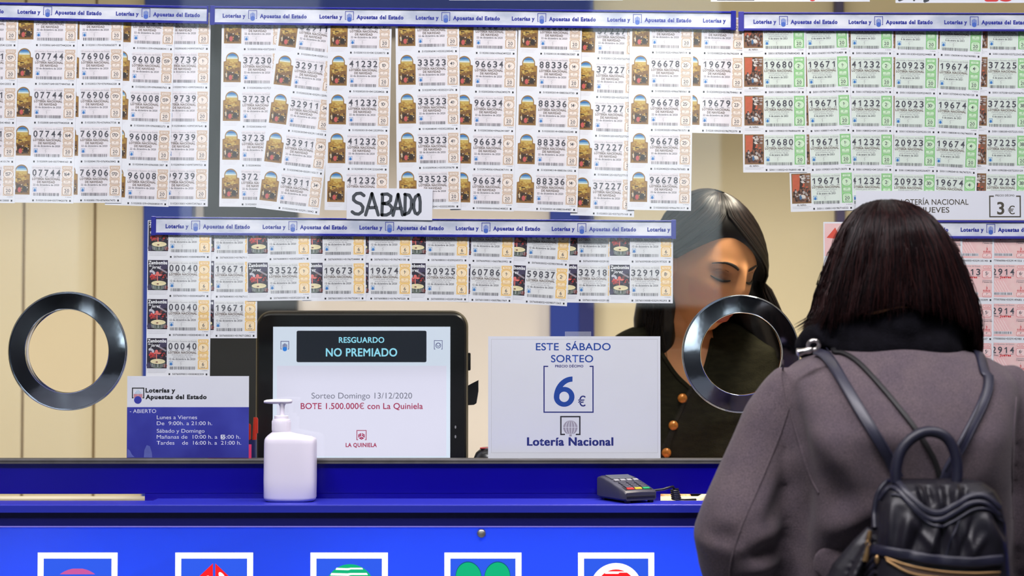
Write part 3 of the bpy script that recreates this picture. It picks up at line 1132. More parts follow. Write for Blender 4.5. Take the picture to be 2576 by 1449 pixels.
def jueves(num, px, py, dx, rows, layer, serie, frac0, text, tails):
    ang = -math.asin(dx / PITCHY)
    Rm = Matrix.Rotation(ang, 3, 'Y')
    off = Rm @ Vector((55 * K, 0, -(PITCHY + 22) * K))
    root = empty('ticket_strip', P(px, py, 0) - off + Vector((0, T_Y0 + layer * STEP, 0)), 'strip of pink Thursday lottery tickets ' + text, 'lottery tickets', G4)
    root.rotation_euler = (0, ang, 0)
    for r in range(rows):
        tk = link('ticket', paper_mesh(), root)
        tk.location = (0, 0, -r * PITCHY * K)
        f = Flat()
        f.rect(3, 4, 156, 86, 0, 0.3)
        f.poly([(8, 40), (30, 14), (44, 44)], 6, 1)
        for k in range(7):
            f.line([(56 + 7 * k, 44), (72 + 7 * k, 72)], 2.2, 2, 1)
        f.text('S.E.Loterías y Apuestas del Estado', 54, 9.4, 4.2, 4, 1.5, 0.0, 'L', 73)
        f.text('NACIONAL', 88, 37.5, 3.4, 3, 2, 0.02, 'R')
        f.text('Jueves', 90, 37.8, 6, 1, 2, 0.04, 'L', 29)
        f.text('17 diciembre 2020', 157, 49, 3.0, 3, 2, 0.02, 'R', 25)
        f.rect(132, 42, 156, 42.9, 4, 1); f.rect(132, 44.2, 156, 45.1, 4, 1)
        f.line([(144, 53), (142.5, 55), (144, 58)], 0.6, 4, 2)
        f.text('3', 143, 65.4, 6.4, 1, 2, 0.025, 'C')
        f.text('EUROS', 143, 71, 4, 1, 2, 0.03, 'C', 18)
        f.rect(57, 73.4, 122, 80.4, 7, 1)
        barcode(f, 60, 121, 74, 80, 3, num + str(r))
        f.rect(150.5, 90, 154.5, 94.6, 5, 2); f.rect(57, 90, 61, 94.6, 5, 2)
        f.text('5077%03d%03d>0%s%s' % (frac0 + r, serie, num, tails[r]), 66.5, 94.2, 4.5, 5, 2, 0.012, 'L', 79)
        f.build('print', JM, tk)
        link('number', number_mesh(num), tk)
        g = Flat()
        g.rrect(134, 6, 153, 13.5, 3.6, 1, 2); g.rrect(134.6, 6.6, 152.4, 12.9, 3.2, 2, 3)
        g.text('77/20', 143.5, 11.8, 3.6, 1, 4, 0, 'C')
        g.rrect(131.5, 17, 155.5, 37, 5, 1, 2); g.rrect(132.2, 17.7, 154.8, 36.3, 4.6, 2, 3)
        one(g, '%dª' % serie, 143.5, 29.6, 8.6, 3, 4, 0.012, 'C')
        g.text('SERIE', 143.5, 34, 2, 1, 4, 0, 'C')
        g.rrect(132, 73, 155, 85, 4, 1, 2); g.rrect(132.7, 73.7, 154.3, 84.3, 3.6, 2, 3)
        g.text('%dª' % (frac0 + r), 143.5, 79.4, 4.2, 3, 4, 0, 'C')
        g.text('FRACCIÓN', 143.5, 83, 2.2, 1, 4, 0, 'C')
        g.build('price_panel', JM, tk)


jueves('32911', 2128, 678, 0.0, 5, 0, 3, 6, 'with a red triangle, beside the customer hair', ['2071', '3309', '6607', '8113', '9020'])
jueves('32912', 2317, 688, -1.0, 5, 1, 4, 6, 'almost hidden behind the head of the customer', ['3370', '4402', '5115', '2909', '1880'])
jueves('32913', 2397, 683, -1.4, 5, 2, 5, 6, 'numbered 32913, beside the hair of the customer', ['5140', '3309', '6607', '7040', '7702'])
jueves('32914', 2483, 683, -1.2, 5, 3, 6, 6, 'numbered 32914, at the picture edge', ['1522', '9682', '2980', '7056', '8123'])

# ------------------------------------------------------------------ blue ticket rails
m_rail = M('rail_blue', (28, 32, 148), 0.25, var=0.06, vscale=8)
m_rail2 = M('rail_violet', (66, 64, 158), 0.3, var=0.06, vscale=8)
m_ins = M('insert_clouds', (232, 232, 240), 0.35, var=0.3, vscale=14, col2=(182, 188, 206), stretch=(1, 1, 2.2))
m_lt = M('lettering_blue', (46, 54, 150), 0.5)
m_lt2 = M('lettering_mid_blue', (72, 104, 190), 0.5)


def rail(pl, pr, hgt, ins, texts, label, capl=True, capr=True, mat=None):
    """pl, pr: top left and top right pixel; hgt: height px; ins: inset of the white band (left, top, right, bottom); texts: start px"""
    mat = mat or m_rail
    A, B = P(pl[0], pl[1], 0), P(pr[0], pr[1], 0)
    root = empty('ticket_rail', A + Vector((0, 0.0042, 0)), label, 'ticket rail', 'blue ticket rails on the pane')
    root.rotation_euler = (0, math.atan2(-(B.z - A.z), B.x - A.x), 0)
    L = (B - A).length / K
    k = K
    h = MB()
    h.box(0, L * k, -0.0008, 0.0, -hgt * k, 0)
    h.box(0, L * k, -0.0030, -0.0008, -ins[1] * k, 0, 0.0006)
    h.box(0, L * k, -0.0030, -0.0008, -hgt * k, -(hgt - ins[3]) * k, 0.0006)
    h.build('holder', mat, root)
    for on, x0, x1 in ((capl, 0, ins[0]), (capr, L - ins[2], L)):
        if on:
            MB().box(x0 * k, x1 * k, -0.0032, -0.0006, -(hgt + 1.5) * k, 1.5 * k, 0.0007).build('end_cap', mat, root)
    b = MB().box(ins[0] * k, (L - ins[2]) * k, -0.0014, -0.0008, -(hgt - ins[3] + 1) * k, -(ins[1] - 1) * k).build('insert', m_ins, root)
    f = Flat()
    base = hgt / 2 + 3.2
    for x in texts:
        u = x - pl[0]
        if u > -20:
            f.text('Loterías y', u, base + 2, 9.2, 0, 1, 0.055, 'L', 58)
        if u + 65 < L - 20:
            lottery_logo(f, u + 65, hgt / 2 - 14, 22, 0, 1, 1)
        if u + 94 + 60 < L:
            s, w = ('Apuestas del Estado', 119)
            if u + 94 + 119 > L - ins[2]:
                s, w = 'Apuestas de', 72
            f.text(s, u + 94, base + 2, 9.2, 0, 1, 0.055, 'L', w)
    o = f.build('lettering', [m_lt, m_lt2], b)
    o.location = (0, -0.0015, 0)
    return root


rail((-150, 2), (524, 15), 45, (12, 6, 4, 7), (-203 + 0, 45, 294), 'blue ticket rail with white lettered band above the 07744 tickets', True, True)
rail((528, 14.5), (1852, 28), 47, (12, 5, 13, 6), (560, 805, 1049, 1292, 1534, 1776), 'longest blue ticket rail, above the arched Christmas pictures')
rail((1858, 30), (2640, 32), 47, (14, 4, 4, 6), (1896, 2137, 2379), 'violet-edged ticket rail above the green tickets', mat=m_rail2)
rail((380, 545), (1701, 554), 46, (12, 4, 12, 7), (416, 661, 905, 1148, 1390, 1631), 'lower blue ticket rail above the yellow Saturday tickets')
rail((2128, 553), (2640, 554), 47, (14, 6, 4, 7), (2174, 2418), 'ticket rail above the pink tickets, behind the head of the customer', mat=m_rail2)

# ------------------------------------------------------------------ signs on the pane
m_card = M('sign_card', (230, 230, 240), 0.45, var=0.03, vscale=6)
m_felt = M('felt_pen', (64, 68, 76), 0.6)
m_olive = M('ink_olive', (78, 72, 62), 0.6)
m_sblue = M('sign_blue', (26, 70, 160), 0.5)
m_sdark = M('sign_navy', (34, 44, 124), 0.5)
m_sgrey = M('sign_grey', (168, 160, 176), 0.5)
m_hblue = M('hours_blue', (44, 44, 148), 0.4, var=0.16, vscale=9, col2=(66, 72, 176))
m_hscuff = M('hours_scuff', (98, 106, 190), 0.5, var=0.3, vscale=30)
m_red = M('logo_red', (196, 60, 66), 0.5)


def card(name, x0, y0, x1, y1, Y, label, cat='sign', rot=0.0, mat=None):
    c = P(x0, y0, 0) + Vector((0, Y, 0))
    w, h = x1 - x0, y1 - y0
    o = link(name, MB().box(0, w * K, 0.0, 0.0003, -h * K, 0).me(name, mat or m_card))
    o.location = c
    o.rotation_euler = (0, rot, 0)
    return tag(o, label, cat), w, h


# handwritten sheet
o, w, h = card('handwritten_sheet', 873, 472, 1089, 551, 0.0006, 'white paper sheet hand-lettered SABADO taped over the ticket ends', rot=R(0.9))
f = Flat()
LW = 8.2
U = lambda pts: [(x - 873, y - 472 - (x - 873) * 0.0157) for x, y in pts]
ST = [
    [(916, 492), (908, 486), (897, 487), (890, 494), (890, 503), (897, 509), (908, 513), (914, 521), (913, 532), (904, 539), (894, 538), (887, 533)],
    [(921, 541), (936, 487)], [(936, 487), (953, 541)], [(926, 523), (948, 522)],
    [(963, 489), (962, 541)], [(961, 489), (975, 488), (984, 494), (983, 505), (975, 511), (964, 512)], [(964, 512), (980, 514), (988, 523), (985, 535), (974, 541), (962, 541)],
    [(990, 542), (1002, 489)], [(1002, 489), (1014, 541)], [(995, 525), (1011, 524)],
    [(1020, 489), (1020, 540)], [(1019, 489), (1030, 491), (1036, 502), (1036, 522), (1030, 535), (1019, 540)],
    [(1054, 490), (1046, 495), (1042, 508), (1042, 524), (1046, 536), (1052, 539), (1058, 532), (1058, 508), (1056, 495), (1052, 490)],
]
for s_ in ST:
    f.line(U(s_), LW, 0, 1, True)
f.build('lettering', [m_felt], o)

# Thursday sign
o, w, h = card('price_sign', 2153, 480, 2700, 553, 0.0006, 'white Thursday draw sign with a boxed three euro price, above the pink tickets')
f = Flat()
f.text('LOTERÍA NACIONAL', 2352 - 2153, 515 - 480, 13.6, 0, 1, 0.01, 'C', 170)
f.text('JUEVES', 2354 - 2153, 535 - 480, 13.6, 0, 1, 0.01, 'C', 69)
f.frame(2489 - 2153, 12, 2569 - 2153, 67, 3.2, 0, 1, ('top', 2489 - 2153 + 12, 2569 - 2153 - 12))
f.text('PRECIO DÉCIMO', 2529 - 2153, 14, 4.6, 0, 1, 0.02, 'C', 48)
f.text('3', 2509 - 2153, 59, 30, 0, 1, 0.025)
f.text('€', 2536 - 2153, 59, 20, 0, 1, 0.012)
f.build('lettering', [m_olive], o)

# Saturday sign
o, w, h = card('price_sign', 1228, 846, 1661, 1153.5, 0.0006, 'white card sign announcing this Saturday draw at six euros, stood on the counter')
f = Flat()
X, Yy = 1228, 846
f.frame(8, 7, w - 7, h - 15, 0.7, 3, 1)
f.text('ESTE  SÁBADO', 1442 - X, 881 - Yy, 17.6, 0, 1, 0.012, 'C', 188)
f.text('SORTEO', 1439 - X, 911 - Yy, 17.6, 0, 1, 0.012, 'C', 106)
f.text('PRECIO DÉCIMO', 1432 - X, 924 - Yy, 6, 1, 1, 0.03, 'C', 71)
f.frame(1367 - X, 920 - Yy, 1493 - X, 1038 - Yy, 3, 1, 1, ('top', 1379 - X, 1483 - X))
# round figure six: a ring with a curved stem
bx, by, brx, bry = 1419 - X, 998 - Yy, 26, 25
ring_ = [(bx + brx * math.cos(a), by + bry * math.sin(a)) for a in np.linspace(0, 2 * math.pi, 49)]
inn_ = [(bx + 12.5 * math.cos(a), by + 13 * math.sin(a)) for a in np.linspace(0, 2 * math.pi, 49)]
for k in range(48):
    f.poly([ring_[k], ring_[k + 1], inn_[k + 1], inn_[k]], 0, 1)
oc = lambda a: (1440 - X + 47 * math.cos(a), 1000 - Yy + 53 * math.sin(a))
ic = lambda a: (1440 - X + 33 * math.cos(a), 1000 - Yy + 40 * math.sin(a))
for a, b in zip(np.linspace(math.pi, 1.5 * math.pi, 25), np.linspace(math.pi, 1.5 * math.pi, 25)[1:]):
    f.poly([oc(a), oc(b), ic(b), ic(a)], 0, 1.4)
f.text('€', 1454 - X, 1022 - Yy, 25, 1, 1, 0.012, 'L', 19)
f.frame(1409 - X, 1046 - Yy, 1460 - X, 1094 - Yy, 3.4, 2, 1, ('bottom', 1421 - X, 1448 - X))
for a, b in ((-80, -4), (0, 62)):
    for kk in range(5):
        u0 = -0.98 + kk * 0.4
        rows_ = 6
        L_, R_ = [], []
        for q in range(rows_ + 1):
            an = R(a + (b - a) * q / rows_)
            rr = 19 * math.cos(an)
            L_.append((1435 - X + u0 * rr, 1075 - Yy + 18 * math.sin(an)))
            R_.append((1435 - X + (u0 + 0.3) * rr, 1075 - Yy + 18 * math.sin(an)))
        f.poly(L_ + R_[::-1], 4, 2)
f.rect(1432 - X, 1092 - Yy, 1438 - X, 1097 - Yy, 4, 2)
f.text('Lotería Nacional', 1434 - X, 1120 - Yy, 20, 1, 1, 0.048, 'C', 217)
f.build('lettering', [m_sblue, m_sdark, M('sign_black', (34, 34, 44), 0.5), m_ink3, m_sgrey], o)
tm = bpy.data.materials.new('clear_tape')
tm.use_nodes = True
tm.node_tree.nodes['Principled BSDF'].inputs['Alpha'].default_value = 0.16
tm.node_tree.nodes['Principled BSDF'].inputs['Base Color'].default_value = (0.8, 0.8, 0.85, 1)
MB().box((1421 - 1228) * K, (1487 - 1228) * K, -0.0002, 0.0001, -4 * K, 12 * K).build('tape', tm, o)['label'] = 'strip of clear tape'

# opening hours sign
o, w, h = card('opening_hours_sign', 320, 946, 626, 1151, 0.0006, 'opening hours sign, white above and dark blue below, stood on the counter')
X, Yy = 320, 946
f = Flat()
f.rect(0, 1024 - Yy, w, h, 0, 0.5)
f.text('Loterías y', 366 - X, 987 - Yy, 10.2, 1, 1, 0.05, 'L', 75)
f.text('Apuestas del Estado', 366 - X, 1003.5 - Yy, 10.2, 1, 1, 0.05, 'L', 154)
f.frame(332 - X, 975 - Yy, 363 - X, 1002 - Yy, 2.6, 1, 1, ('bottom', 336 - X, 359 - X))
for kk in range(7):
    xx = 338 + 19 * kk / 6.0 - X
    yy = (990, 986, 983, 981, 983, 986, 990)[kk] - Yy
    f.rect(xx - 0.7, yy, xx + 0.7, 993 - Yy, 4, 1.5)
    f.rect(xx - 0.9, 991 - Yy, xx + 0.9, 1001 - Yy, 3, 2)
f.ell(347 - X, 1006 - Yy, 9.6, 9.6, 0, 2.5, 28)
f.text('- ABIERTO', 327 - X, 1038.5 - Yy, 9.2, 2, 1, 0.0, 'L', 66)
for s_, yb, x0, x1 in (('Lunes a Viernes', 1054, 395, 496), ('De  9:00h. a 21:00 h.', 1069, 395, 534), ('Sábado y Domingo', 1088, 395, 515), ('Mañanas de  10:00 h. a 15:00 h.', 1103, 395, 605), ('Tardes    de  16:00 h. a  21:00 h.', 1118, 395, 607)):
    f.text(s_, x0 - X, yb - Yy, 9.2, 2, 1, 0.0, 'L', x1 - x0)
f.rect(557 - X, 1093 - Yy, 565 - X, 1105 - Yy, 5, 1.5)
f.text('5', 561 - X, 1103 - Yy, 9, 0, 2.5, 0.0, 'C')
f.poly([(363 - X, 1150 - Yy), (364 - X, 1132 - Yy), (370 - X, 1119 - Yy), (378 - X, 1122 - Yy), (383 - X, 1138 - Yy), (384 - X, 1150 - Yy)], 6, 0.8)
f.poly([(321 - X, 1150 - Yy), (322 - X, 1128 - Yy), (328 - X, 1133 - Yy), (333 - X, 1143 - Yy), (340 - X, 1149 - Yy)], 6, 0.8)
f.build('lettering', [m_hblue, M('hours_black', (26, 26, 32), 0.5), M('hours_white', (232, 232, 244), 0.5), m_red, m_sky, m_card, m_hscuff], o)

# poster edges hanging into the frame above the rails
o, w, h = card('poster', 1130, -170, 1570, 2.5, 0.0014, 'white poster hanging above the longest rail, only its lower edge in view', 'poster')
o, w, h = card('poster', 1788, -170, 2190, 6, 0.0014, 'white poster with a black bar near its lower edge', 'poster')
f = Flat(); f.rect(15, 90, 110, 173, 0, 1); f.ell(257, 170, 7, 5, 1, 1); f.text('S', 210, 168, 40, 1, 1, 0.03); f.build('print', [m_black, m_redink], o)
o, w, h = card('poster', 2252, -170, 2700, 9, 0.0014, 'white poster with brush lettering and red figures at its lower edge', 'poster')
f = Flat()
f.line([(2, 130), (10, 172), (20, 168)], 7, 0, 1, True); f.line([(52, 130), (47, 172)], 6, 0, 1, True); f.line([(78, 120), (74, 175), (82, 172)], 7, 0, 1, True)
f.rrect(224, 100, 262, 176, 8, 1, 1); f.ell(279, 168, 17, 8, 1, 1)
f.build('print', [m_felt, m_redink], o)

# ------------------------------------------------------------------ things behind the pane
DESK_Z = 1.05
dk = empty('office_desk', (0, 0.2, 0), 'office desk behind the counter pane carrying the monitor', 'desk')
m_desk = M('desk_grey', (150, 146, 140), 0.5, var=0.08)
MB().box(-1.7, 1.7, 0.03, 0.34, DESK_Z - 0.03, DESK_Z, 0.003).build('desk_top', m_desk, dk).location = (0, -0.2, 0)
for sx in (-1.6, -0.1, 1.6):
    MB().box(sx - 0.02, sx + 0.02, 0.06, 0.32, 0, DESK_Z - 0.03).build('leg', m_desk, dk).location = (0, -0.2, 0)

# monitor
YM = 0.12
KM = (3 + YM) / FPX
m_bez = M('bezel_black', (22, 21, 24), 0.28, var=0.2, vscale=6)
m_shell = M('shell_olive_grey', (112, 106, 92), 0.4, var=0.06)
mo = empty('monitor', P(910, 1000, YM) * 1.0, 'black customer-facing monitor with a lit pale screen behind the pane', 'monitor')


def rr2(x0, x1, z0, z1, r, y, n=8):
    out = []
    for cx, cz, a0 in ((x1 - r, z1 - r, 0), (x0 + r, z1 - r, 90), (x0 + r, z0 + r, 180), (x1 - r, z0 + r, 270)):
        for k in range(n + 1):
            a = R(a0 + 90 * k / n)
            out.append(Vector((cx + r * math.cos(a), y, cz + r * math.sin(a))))
    return out


mc = mo.location.copy()
mw0, mw1 = P(643, 900, YM).x - mc.x, P(1177, 900, YM).x - mc.x
mz1, mz0 = P(900, 781, YM).z - mc.z, 1.085 - mc.z
b = MB()
b.grid([rr2(mw0 + .012, mw1 - .012, mz0 + .012, mz1 - .012, .02, .05), rr2(mw0 + .003, mw1 - .003, mz0 + .003, mz1 - .003, .027, .045), rr2(mw0, mw1, mz0, mz1, .029, .03), rr2(mw0, mw1, mz0, mz1, .029, .004), rr2(mw0 + .0025, mw1 - .0025, mz0 + .0025, mz1 - .0025, .027, .0)])
b.build('back_shell', m_shell, mo, True, 40)
b = MB()
i = 8 * KM
b.grid([rr2(mw0 + .003, mw1 - .003, mz0 + .003, mz1 - i, .024, .003), rr2(mw0 + .003, mw1 - .003, mz0 + .003, mz1 - i, .024, -.002), rr2(mw0 + .006, mw1 - .006, mz0 + .006, mz1 - i - .003, .021, -.0045)])
b.build('bezel', m_bez, mo, True, 30)
sx0, sx1 = P(688, 900, YM).x - mc.x, P(1133, 900, YM).x - mc.x
sz1, sz0 = P(900, 822, YM).z - mc.z, P(900, 1163, YM).z - mc.z
m_scr = MEMIT('screen_pale_blue', (212, 222, 238), 0.98)
m_scr2 = MEMIT('screen_lavender', (216, 214, 233), 0.98)
m_scrk = MEMIT('screen_black', (28, 32, 42), 1.0)
m_scrt = MEMIT('screen_cyan', (146, 218, 240), 1.0)
m_scrm = MEMIT('screen_magenta', (158, 36, 80), 1.0)
m_scrg = MEMIT('screen_grey', (112, 112, 130), 1.0)
m_scrn = MEMIT('screen_navy', (52, 52, 120), 1.0)
m_scrb = MEMIT('screen_blue', (46, 124, 216), 1.0)
scr = MB().box(sx0, sx1, -.0062, -.004, sz0, sz1).build('screen', m_scr, mo)
f = Flat()
X, Yy = 688, 822
f.rect(698 - X, 920 - Yy, 1123 - X, 1146 - Yy, 1, 0.6)
f.rrect(747 - X, 832 - Yy, 1073 - X, 911 - Yy, 4, 2, 1)
f.text('RESGUARDO', 910 - X, 862 - Yy, 13.5, 3, 2, 0.025, 'C', 114)
f.text('NO PREMIADO', 910 - X, 896 - Yy, 19.5, 3, 2, 0.025, 'C', 179)
f.text('Sorteo Domingo 13/12/2020', 911 - X, 1002 - Yy, 14.5, 5, 2, 0.0, 'C', 252)
f.text('BOTE 1.500.000€ con La Quiniela', 911 - X, 1028 - Yy, 14.5, 4, 2, 0.012, 'C', 306)
f.text('LA QUINIELA', 910 - X, 1123 - Yy, 9.6, 4, 2, 0.03, 'C', 78)
lottery_logo(f, 707 - X, 858 - Yy, 21, 6, 7, 2, True, 6)
f.frame(1092 - X, 856 - Yy, 1113 - X, 879 - Yy, 1.3, 6, 2, ('bottom', 1095 - X, 1110 - X))
f.ell(1102.5 - X, 869 - Yy, 7, 7, 6, 2, 24); f.ell(1102.5 - X, 869 - Yy, 5.6, 5.6, 0, 3, 24); f.ell(1102.5 - X, 867.5 - Yy, 4.4, 4.4, 6, 4, 24); f.ell(1102.5 - X, 867 - Yy, 3.4, 3.4, 0, 5, 24)
f.frame(898 - X, 1081 - Yy, 923 - X, 1106 - Yy, 1.8, 4, 2, ('bottom', 902 - X, 919 - X))
cx, cy = 910.5 - X, 1096 - Yy
f.poly([(cx - 8, cy - 4), (cx - 1, cy - 8), (cx - 1, cy), (cx - 8, cy + 4)], 4, 2); f.poly([(cx + 8, cy - 4), (cx + 1, cy - 8), (cx + 1, cy), (cx + 8, cy + 4)], 4, 2)
f.poly([(cx, cy + 1.5), (cx + 7, cy + 5), (cx, cy + 9), (cx - 7, cy + 5)], 4, 2)
for dx_, dy_ in ((-4.5, -3), (-4.5, 0.5), (3, -4), (5.5, -1.5), (3, 0.5), (0, 5)):
    f.ell(cx + dx_, cy + dy_, 0.9, 0.9, 0, 3, 8)
o = f.build('screen_lettering', [m_scr, m_scr2, m_scrk, m_scrt, m_scrm, m_scrg, m_scrn, m_scrb], scr, KM)
o.location = (sx0, -.0064, sz1)
px = lambda a, b_: P(a, b_, YM) - mc
q = px(1178, 910)
MB().box(q.x - .002, q.x + .004, .006, .022, q.z - .016, q.z + .016, .002).build('side_button', m_bez, mo, True)
h = MB()
qa = [px(a, b_) for a, b_ in ((1172, 974), (1186, 966), (1203, 957), (1203, 985), (1198, 1015), (1192, 1019), (1174, 1020))]
h.grid([[Vector((p.x, y_, p.z)) for p in qa] for y_ in (.008, .034)])
qb = [px(a, b_) for a, b_ in ((1174, 978), (1188, 973), (1203, 960), (1204, 956), (1186, 965), (1172, 973))]
h.grid([[Vector((p.x, y_, p.z)) for p in qb] for y_ in (.0055, .008)])
h.build('cable_hook', m_bez, mo, True, 60)
f = Flat(); f.ell(0, 0, 2, 4, 0, 1, 12); f.ell(0, 24, 2, 4, 0, 1, 12)
o = f.build('indicator_marks', [m_ink2], mo, KM); o.location = px(1146, 1074) + Vector((0, -.0052, 0))
sb = MB()
sb.box(-.03, .03, .02, .045, DESK_Z - mc.z, mz0 + .05, .004)
sb.box(-.09, .09, -.03, .11, DESK_Z - mc.z, DESK_Z - mc.z + .012, .004)
sb.build('stand', m_bez, mo, True, 30)

# dark optical reader beside the Saturday sign
YS = 0.10
c = P(1236, 1160, YS)
rd = empty('ticket_scanner', (c.x, YS, DESK_Z), 'dark rounded ticket scanner peeking out behind the lower corner of the Saturday sign', 'scanner')
H = P(1236, 1127, YS).z - DESK_Z
hw = 46 * (3 + YS) / FPX
MB().lathe([(hw * .9, 0), (hw, .01), (hw, H - .03), (hw * .97, H - .018), (hw * .84, H - .008), (hw * .62, H - .0015), (hw * .3, H), (0.001, H)], 40, caps=True).build('body', M('scanner_black', (30, 30, 34), 0.25), rd, True, 60)
MB().lathe([(hw * .60, H - .0012), (hw * .60, H + .0008), (hw * .52, H + .0012), (hw * .50, H - .0005)], 36).build('rim_ring', M('scanner_grey', (120, 118, 120), 0.3), rd, True)
MB().box(-.02, .012, -hw * .5, -hw * .2, H - .0006, H + .0014, .0005).build('mark', m_red, rd)

# cup with red pens and a pink folder behind the opening hours sign
YC = 0.05
c = P(628, 1150, YC)
cup = empty('pen_cup', (c.x, YC, DESK_Z), 'dark blue pen cup standing behind the edge of the opening hours sign', 'cup')
ch = P(628, 1106, YC).z - DESK_Z
MB().lathe([(.0, .0), (.012, .0), (.0125, .003), (.0125, ch), (.0112, ch), (.0112, .004), (0.0, .004)], 28).build('cup_wall', M('cup_navy', (26, 34, 92), 0.4), cup, True, 40)
MB().lathe([(.0127, ch * .5), (.0132, ch * .5 + .001), (.0132, ch * .5 + .007), (.0127, ch * .5 + .008)], 28).build('band', M('cup_blue', (60, 76, 160), 0.4), cup, True, 40)
mred = M('plastic_red', (214, 54, 34), 0.35)
for dx_, tx, top, lab in ((.002, .008, 1050, 'taller red clip pen standing in the blue cup'), (-.004, .0015, 1066, 'shorter red pen leaning in the blue cup')):
    rt = empty('red_pen', (c.x + dx_, YC, DESK_Z + .005), lab, 'pen', 'red pens in the cup')
    tz = P(628, top, YC).z - DESK_Z - .005
    MB().tube([(0, 0, 0), (tx * .6, 0, tz * .6), (tx, 0, tz)], [.0035, .0042, .0036], 12).build('barrel', mred, rt, True, 60)
    MB().box(tx + .002, tx + .0045, -.002, .002, tz - .028, tz - .002, .0006).build('clip', mred, rt)
o, w, h = card('pink_folder', 522, 1118, 632, 1153, 0.0014, 'bright pink folder edge peeking out from under the opening hours sign', 'folder', 0, M('folder_pink', (222, 52, 104), 0.5))

# ------------------------------------------------------------------ things on the shelf
# sanitiser bottle
YB = -0.062
kb = (3 + YB) / FPX
m_bot = M('bottle_white', (212, 208, 222), 0.32, spec=0.4)
m_pump = M('pump_white', (224, 220, 232), 0.28)
bc = P(730, 1256, YB)
bt = empty('sanitiser_bottle', (bc.x, YB, LEDGE_Z), 'plain white hand sanitiser pump bottle standing on the blue shelf', 'bottle')
zz = lambda py: (P(730, py, YB).z - P(730, 1255, YB).z)
rows = []
for py, xa, xb, dp, pw in ((1255, 676, 784, .020, 3), (1254, 671, 789, .0235, 3.4), (1250, 667, 793, .0255, 4), (1244, 665.5, 794.5, .0265, 4.5), (1200, 665, 795, .027, 4.5), (1110, 666, 795, .027, 4.5), (1101, 666.5, 794.5, .0265, 4.2), (1096, 668, 792, .0255, 3.8), (1092, 671, 783, .0240, 3.2), (1088, 675, 762, .021, 2.8), (1084, 680, 742, .018, 2.3), (1081, 684, 731, .0155, 2), (1078, 685, 730, .0150, 2)):
    rows.append(srect(((xa + xb) / 2 - 730) * kb, 0, zz(py), (xb - xa) / 2 * kb, dp, pw, 56))
MB().grid(rows).build('bottle_body', m_bot, bt, True, 50)
pc = (707 - 730) * kb
pr = []
for r_, py in ((23.2, 1079.5), (23.6, 1078), (23.4, 1062), (22.4, 1050.5), (21.6, 1049), (17.5, 1048.6), (17.4, 1041), (16.5, 1040), (7.4, 1039.6)):
    pr.append((r_ * kb, zz(py)))
col = MB().lathe(pr, 40, center=(pc, 0, 0), caps=True).build('collar', m_pump, bt, True, 40)
rib = MB()
for k in range(40):
    a = 2 * math.pi * k / 40
    rib.box(-.0003, .0003, -.0004, .0004, zz(1076), zz(1053))
    for v in rib.bm.verts[-8:]:
        v.co = Matrix.Rotation(a, 3, 'Z') @ (v.co + Vector((0, 23.2 * kb, 0))) + Vector((pc, 0, 0))
rib.build('collar_ribs', m_pump, bt)
pump = MB()
pump.lathe([(6.0 * kb, zz(1042)), (5.4 * kb, zz(1030)), (6.4 * kb, zz(1016)), (10.5 * kb, zz(1008.5)), (11 * kb, zz(1007))], 28, center=(pc + 2 * kb, 0, 0), caps=True)
pump.build('pump_stem', m_pump, bt, True, 40)
hd = []
for x, z0, z1, w in ((734, 1007, 1000.5, .004), (732, 1009, 999, .007), (722, 1010.5, 998, .0088), (700, 1010.5, 998, .0088), (684, 1010.5, 998.6, .007), (670, 1009.5, 1000, .005), (664, 1008.6, 1002, .0035), (663, 1008, 1003, .002)):
    za, zb_ = zz(z0), zz(z1)
    X_ = (x - 730) * kb
    hd.append([Vector((X_, math.cos(a) * w, (za + zb_) / 2 + math.sin(a) * (zb_ - za) / 2)) for a in [2 * math.pi * q / 20 for q in range(20)]])
MB().grid(hd).build('pump_head', m_pump, bt, True, 50)

# card reader
m_term = M('terminal_charcoal', (58, 58, 72), 0.38, var=0.08, vscale=30, bump=0.05, bscale=900)
m_term2 = M('terminal_black', (30, 30, 38), 0.35)
PHI = R(27)
tc = P(1612, 1250, -0.10)
tm_root = empty('card_reader', (P(1571, 1255, -0.108).x, -0.112, LEDGE_Z), 'charcoal card payment terminal with red, yellow and green keys on the blue shelf', 'card reader')
tm_root.rotation_euler = (0, 0, PHI)
# local frame: x along the width, y from the front edge to the rear
Wt, Lt = .063, .094
prof_t = [(0.0, .0045, .0175), (.003, .0040, .0205), (.020, .004, .0255), (.045, .004, .0325), (.070, .004, .0385), (.084, .004, .0405), (.092, .005, .0385), (Lt, .008, .033)]
rows = []
for y, z0, z1 in prof_t:
    ins_ = .0018 if y in (0.0, Lt) else 0
    e = .003
    rows.append([Vector((x, y, z)) for x, z in ((ins_, z0 + e), (ins_ + e, z0), (Wt - ins_ - e, z0), (Wt - ins_, z0 + e), (Wt - ins_, z1 - e), (Wt - ins_ - e * .4, z1 - e * .3), (Wt - ins_ - e, z1), (Wt * .5, z1 + .0008), (ins_ + e, z1), (ins_ + e * .4, z1 - e * .3), (ins_, z1 - e))])
MB().grid(rows).build('housing', m_term, tm_root, True, 35)
slope = lambda y: np.interp(y, [p[0] for p in prof_t], [p[2] for p in prof_t]) + .0006


def on_deck(x0, x1, y0, y1, th, bev=.0006):
    m = MB()
    m.box(x0, x1, y0, y1, 0, th, bev)
    for v in m.bm.verts:
        v.co.z += slope(v.co.y)
    return m


